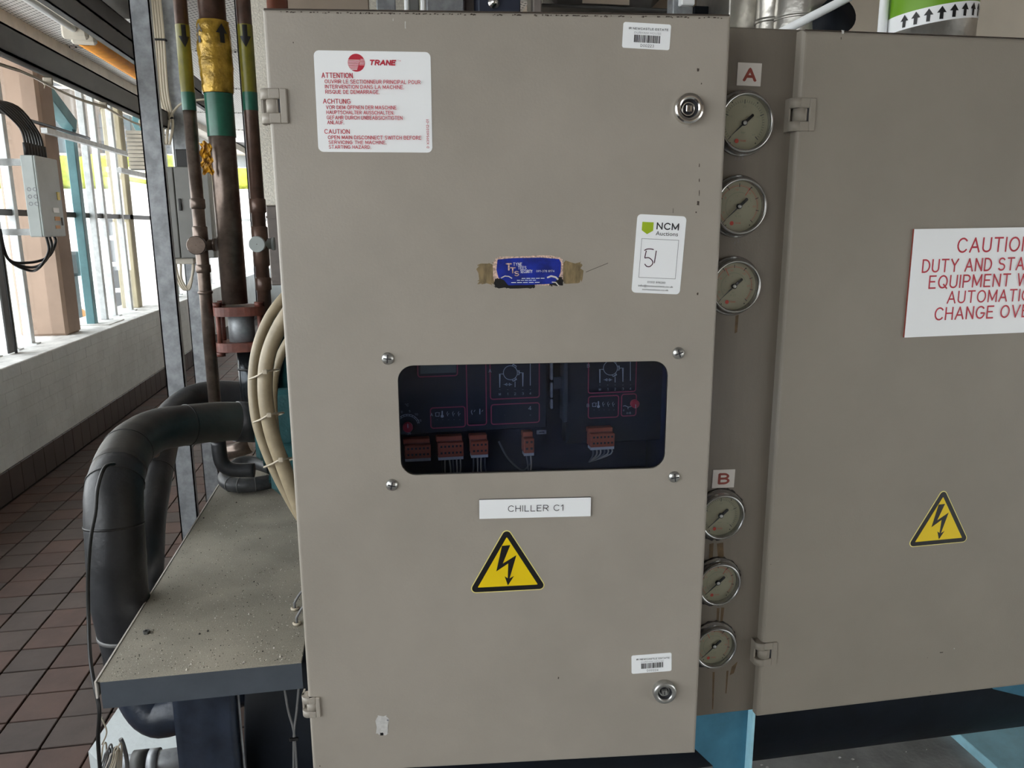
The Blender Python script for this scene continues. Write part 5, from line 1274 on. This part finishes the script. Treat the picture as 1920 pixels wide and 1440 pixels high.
# ================================================================== RIGHT CABINET
rc = thing('side_cabinet', 'beige cabinet with large plain door right of the gauges', 'cabinet', (.95, 1.1, .745))
RW = .86; FRD = Fr((.551, .981, .747), (1, 0, 0), (0, 0, 1))
rd = obj('door', doormesh(RW, 1.0, .017, .006, None, FRD, PAINT3), rc)
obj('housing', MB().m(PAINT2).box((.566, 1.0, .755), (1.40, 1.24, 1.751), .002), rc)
def RD(px, py): x, z = Mq(px, py); return x - .551, z - .747
u, v = RD(1505, 215); hinge(FRD, .0005, v, .0235, .042, rd, PAINT3, .003)
u, v = RD(1435, 1226); hinge(FRD, .0005, v, .0235, .038, rd, PAINT3, .003)
x0_, zt_ = Mq(1711, 428); x0b, zb_2 = Mq(1694, 631); xcn, _ = Mq(1857, 500)
xs0 = (x0_ + x0b) / 2; hw = xcn - xs0
g_ = Fr((xcn, .981, (zt_ + zb_2) / 2), (1, 0, 0), (0, 0, 1)).rot(.0); hS = zt_ - zb_2; rt = math.atan2(Mq(1920, 424)[1] - zt_, Mq(1920, 424)[0] - x0_)
rt2 = math.atan2(Mq(1920, 622)[1] - zb_2, Mq(1920, 622)[0] - x0b)
g_ = g_.rot((rt + rt2) / 2); g_.z = FM.z
dxs = x0b - x0_
b = MB(g_).m(WHITED).prism([(-hw, -hS / 2), (hw, -hS / 2), (hw, hS / 2), (-hw, hS / 2)], 0, .003, side=REDB)
def st(s_, hf, y0_, y1_): b.m(REDP).text(s_, -hw * hf, hw * hf, hS / 2 - y1_ * hS, hS / 2 - y0_ * hS, .0033, bold=.004)
st('CAUTION', .46, .085, .225); st('DUTY AND STANDBY', .865, .275, .40); st('EQUIPMENT WITH', .765, .425, .55); st('AUTOMATIC', .52, .575, .695); st('CHANGE OVER', .655, .725, .85)
obj('caution_sign', b, rd, 'white engraved plate with red caution lettering')
triangle((1769, 919), (1705, 1023), (1812, 1013), Mq, FM, rd)
ch = MB(FM)
for px, py, w_, h_, m_, sd in ((1580, 60, .004, .004, CHIPW, 40), (1577, 72, .0012, .003, SPOT, 41), (1765, 1223, .006, .0015, SPOT, 42), (1789, 1216, .0015, .0015, CHIPW, 43), (1739, 1233, .001, .001, SPOT, 44), (1744, 1297, .0015, .0015, SPOT, 45), (1445, 1058, .001, .001, SPOT, 46)):
    x, z = Mq(px, py); ch.m(m_).poly(blob(x - w_ / 2, x + w_ / 2, z - h_ / 2, z + h_ / 2, min(w_, h_) * .15, sd, 16), .0003)
obj('paint_chips', ch, rd)
obj('rusty_top_edge', MB(FRD).m(SPOT).box((.004, .9995, -.016), (RW - .004, 1.0006, -.002)), rd)

# ================================================================== ABOVE THE CABINETS
def vbox(name, xa, xb, Y, d, m_, label, cat, z0=1.8, z1=2.76, bev=.003):
    a = P(xa, 12, Y=Y); e_ = P(xb, 12, Y=Y); return obj(name, MB().m(m_).box((a.x, Y, z0), (e_.x, Y + d, z1), bev), None, label, cat)
a = P(520, 8, Y=2.3); obj('pipe', MB().m(PIN).cyl((a.x, 2.3, .76), (a.x, 2.3, 2.76), .028), None, 'rust red vertical pipe just above the cabinet top left corner', 'pipe')
vbox('duct', 533, 692, 2.5, .3, BEIGE, 'beige duct side above the cabinet left of the grey struts', 'duct')
vbox('strut', 706, 742, 2.4, .05, GALV, 'wide grey strut above the cabinet, leftmost of a row', 'strut')
a = P(762, 12, Y=2.3); obj('conduit', MB().m(WHITED).cyl((a.x, 2.3, 1.7), (a.x, 2.3, 2.76), .006, 12), None, 'thin white conduit above the cabinet between grey struts', 'conduit')
vbox('strut', 768, 786, 2.42, .05, BOXD, 'narrow brownish strut above the cabinet beside the white bar', 'strut')
vbox('strut', 789, 797, 2.25, .02, WHITE, 'thin bright white bar above the cabinet', 'bar')
vbox('junction_plate', 800, 870, 2.35, .06, GALV, 'mottled grey plate above the cabinet top', 'plate')
vbox('strut', 872, 890, 2.4, .05, BRNB, 'brown narrow strut above the cabinet next to the bolted box', 'strut')
t = thing('bolted_box', 'dark blue grey box with a bolt above the cabinet centre', 'box', (.35, 2.3, 1.95))
a = P(897, 12, Y=2.3); e_ = P(976, 12, Y=2.3); obj('case', MB().m(NAVYP).box((a.x, 2.3, 1.9), (e_.x, 2.45, 2.5), .003), t)
c = P(927, 3, Y=2.29); obj('bolt', MB(Fr((c.x, 2.3, c.z), (1, 0, 0), (0, 0, 1))).m(CHROME).lathe([(.017, 0), (.017, .004), (.010, .006), (.010, .014), (.001, .015)], 20), t)
vbox('bracket', 1000, 1016, 2.3, .04, BRNB, 'brown bracket above the cabinet left of the silver duct', 'bracket')
a = P(1030, 10, Y=2.5); e_ = P(1242, 10, Y=2.5)
t = thing('silver_duct', 'silver foil covered duct above the cabinet centre', 'duct', ((a.x + e_.x) / 2, 2.6, 2.1))
obj('duct_body', MB().m(SILVER).box((a.x, 2.5, P(1100, 8, Y=2.5).z), (e_.x, 2.9, 2.7), .03), t)
obj('duct_flange', MB().m(DKST).box((a.x - .03, 2.48, P(1100, 16, Y=2.48).z), (e_.x + .03, 2.93, P(1100, 9, Y=2.48).z), .004), t)
obj('tape', MB().m(BEIGE).box((P(1092, 8, Y=2.498).x, 2.4975, P(1100, 8, Y=2.5).z + .002), (P(1180, 8, Y=2.498).x, 2.5, 2.6)), t)
vbox('bracket', 1262, 1300, 2.25, .05, GALV, 'grey slotted bracket above the cabinet right of the silver duct', 'bracket')
c = P(1286, 4, Y=2.24); obj('switch', MB().m(WHITED).box((c.x - .02, 2.22, c.z - .012), (c.x + .02, 2.25, c.z + .03), .003), None, 'small white switch on the slotted bracket', 'switch')
vbox('dark_opening', 1302, 1366, 2.4, .2, VOID, 'black block standing in for the dark opening above the cabinet top right corner', 'box', z1=2.16)  # solid black block painted in place of a dark opening
vbox('cladding_panel', 1368, 1424, 2.25, .25, SILVER, 'dull aluminium clad panel above the gauge panel', 'panel')
a = P(1447, 12, Y=2.2); obj('clad_pipe', MB().m(SILVER).cyl((a.x, 2.2, 1.7), (a.x, 2.2, 2.76), .042).cyl((a.x, 2.2, P(1447, 46, Y=2.2).z), (a.x, 2.2, P(1447, 38, Y=2.2).z), .046), None, 'vertical aluminium clad pipe above the gauge panel', 'pipe')
c = P(1500, -60, Y=2.1)
pts = [P(1560, 90, Y=2.1), P(1520, 20, Y=2.12), P(1470, -60, Y=2.15), P(1500, -160, Y=2.2)]
el = smoothpath([P(1500, 110, Y=2.15), P(1500, 40, Y=2.15), P(1515, -30, Y=2.15), P(1570, -90, Y=2.15), P(1660, -110, Y=2.15)], 6)
t = thing('clad_elbow', 'shiny aluminium clad pipe elbow above the right cabinet', 'pipe', el[0])
obj('elbow', MB().m(SILVER).tube(el, .075, 28), t)
for i in (6, 10, 14): obj('seam', ring(el[i], el[i + 1] - el[i - 1], .0752, .004, SILVER, 32), t)
obj('thermal_cap', MB(Fr(P(1565, 35, Y=2.05), (1, 0, 0), (0, .3, 1))).m(VOID).lathe([(.001, .02), (.05, .02), (.05, -.1)], 24), None, 'black round cap behind the slanting white pipe', 'cap')
p0, p1 = P(1462, 62, Y=1.9), P(1640, -30, Y=1.9)
obj('white_pipe', MB().m(WHITED).cyl(p0, p1 + (p1 - p0) * 1.5, .0105, 16), None, 'slanting thin white pipe above the right cabinet', 'pipe')
a = P(1657, 20, Y=1.75); obj('white_pipe', MB().m(WHITED).cyl((a.x, 1.75, 1.6), (a.x, 1.75, 2.76), .0105, 16), None, 'vertical thin white pipe beside the green banded pipe', 'pipe')
a = P(1747, 30, Y=1.72); xp, yp, rp = a.x + .0, 1.72, .094
t = thing('banded_pipe', 'thick silver lagged pipe with green band and arrow tape', 'pipe', (xp, yp, 1.76))
obj('lagging', MB().m(SILVER).cyl((xp, yp, 1.76), (xp, yp, 2.76), rp, 40), t)
zA = P(1747, 33, Y=1.63).z; zB = P(1747, 1, Y=1.63).z
def wrapband(r, z0, z1, m_, tilt):
    vs = []; n = 48
    for z in (z0, z1):
        for k in range(n): a_ = 2 * math.pi * k / n; vs.append((xp + r * math.cos(a_), yp + r * math.sin(a_), z + tilt * math.cos(a_)))
    return MB().m(m_).raw(vs, [(k, (k + 1) % n, n + (k + 1) % n, n + k) for k in range(n)], True)
obj('arrow_tape', wrapband(rp + .001, zA, zB, WHITE, .012), t)
obj('green_band', wrapband(rp + .0008, zB, zB + .16, GRNT, .012), t)
for k in range(18):
    b = MB(); a_ = -math.pi / 2 - 1.25 + k * .27; dz = .012 * math.cos(a_); arrow_on(b, xp, yp, rp + .002, zA + (zB - zA) * .9 + dz, zA + (zB - zA) * .12 + dz, .019, True, a_); obj('arrow', b, t)
struct('wall_partition', MB().m(mat('cream_partition', (.9, .82, .7), .7, var=.06, vs=2)).box((1.55, 2.6, 0), (4.0, 2.7, 2.76)))
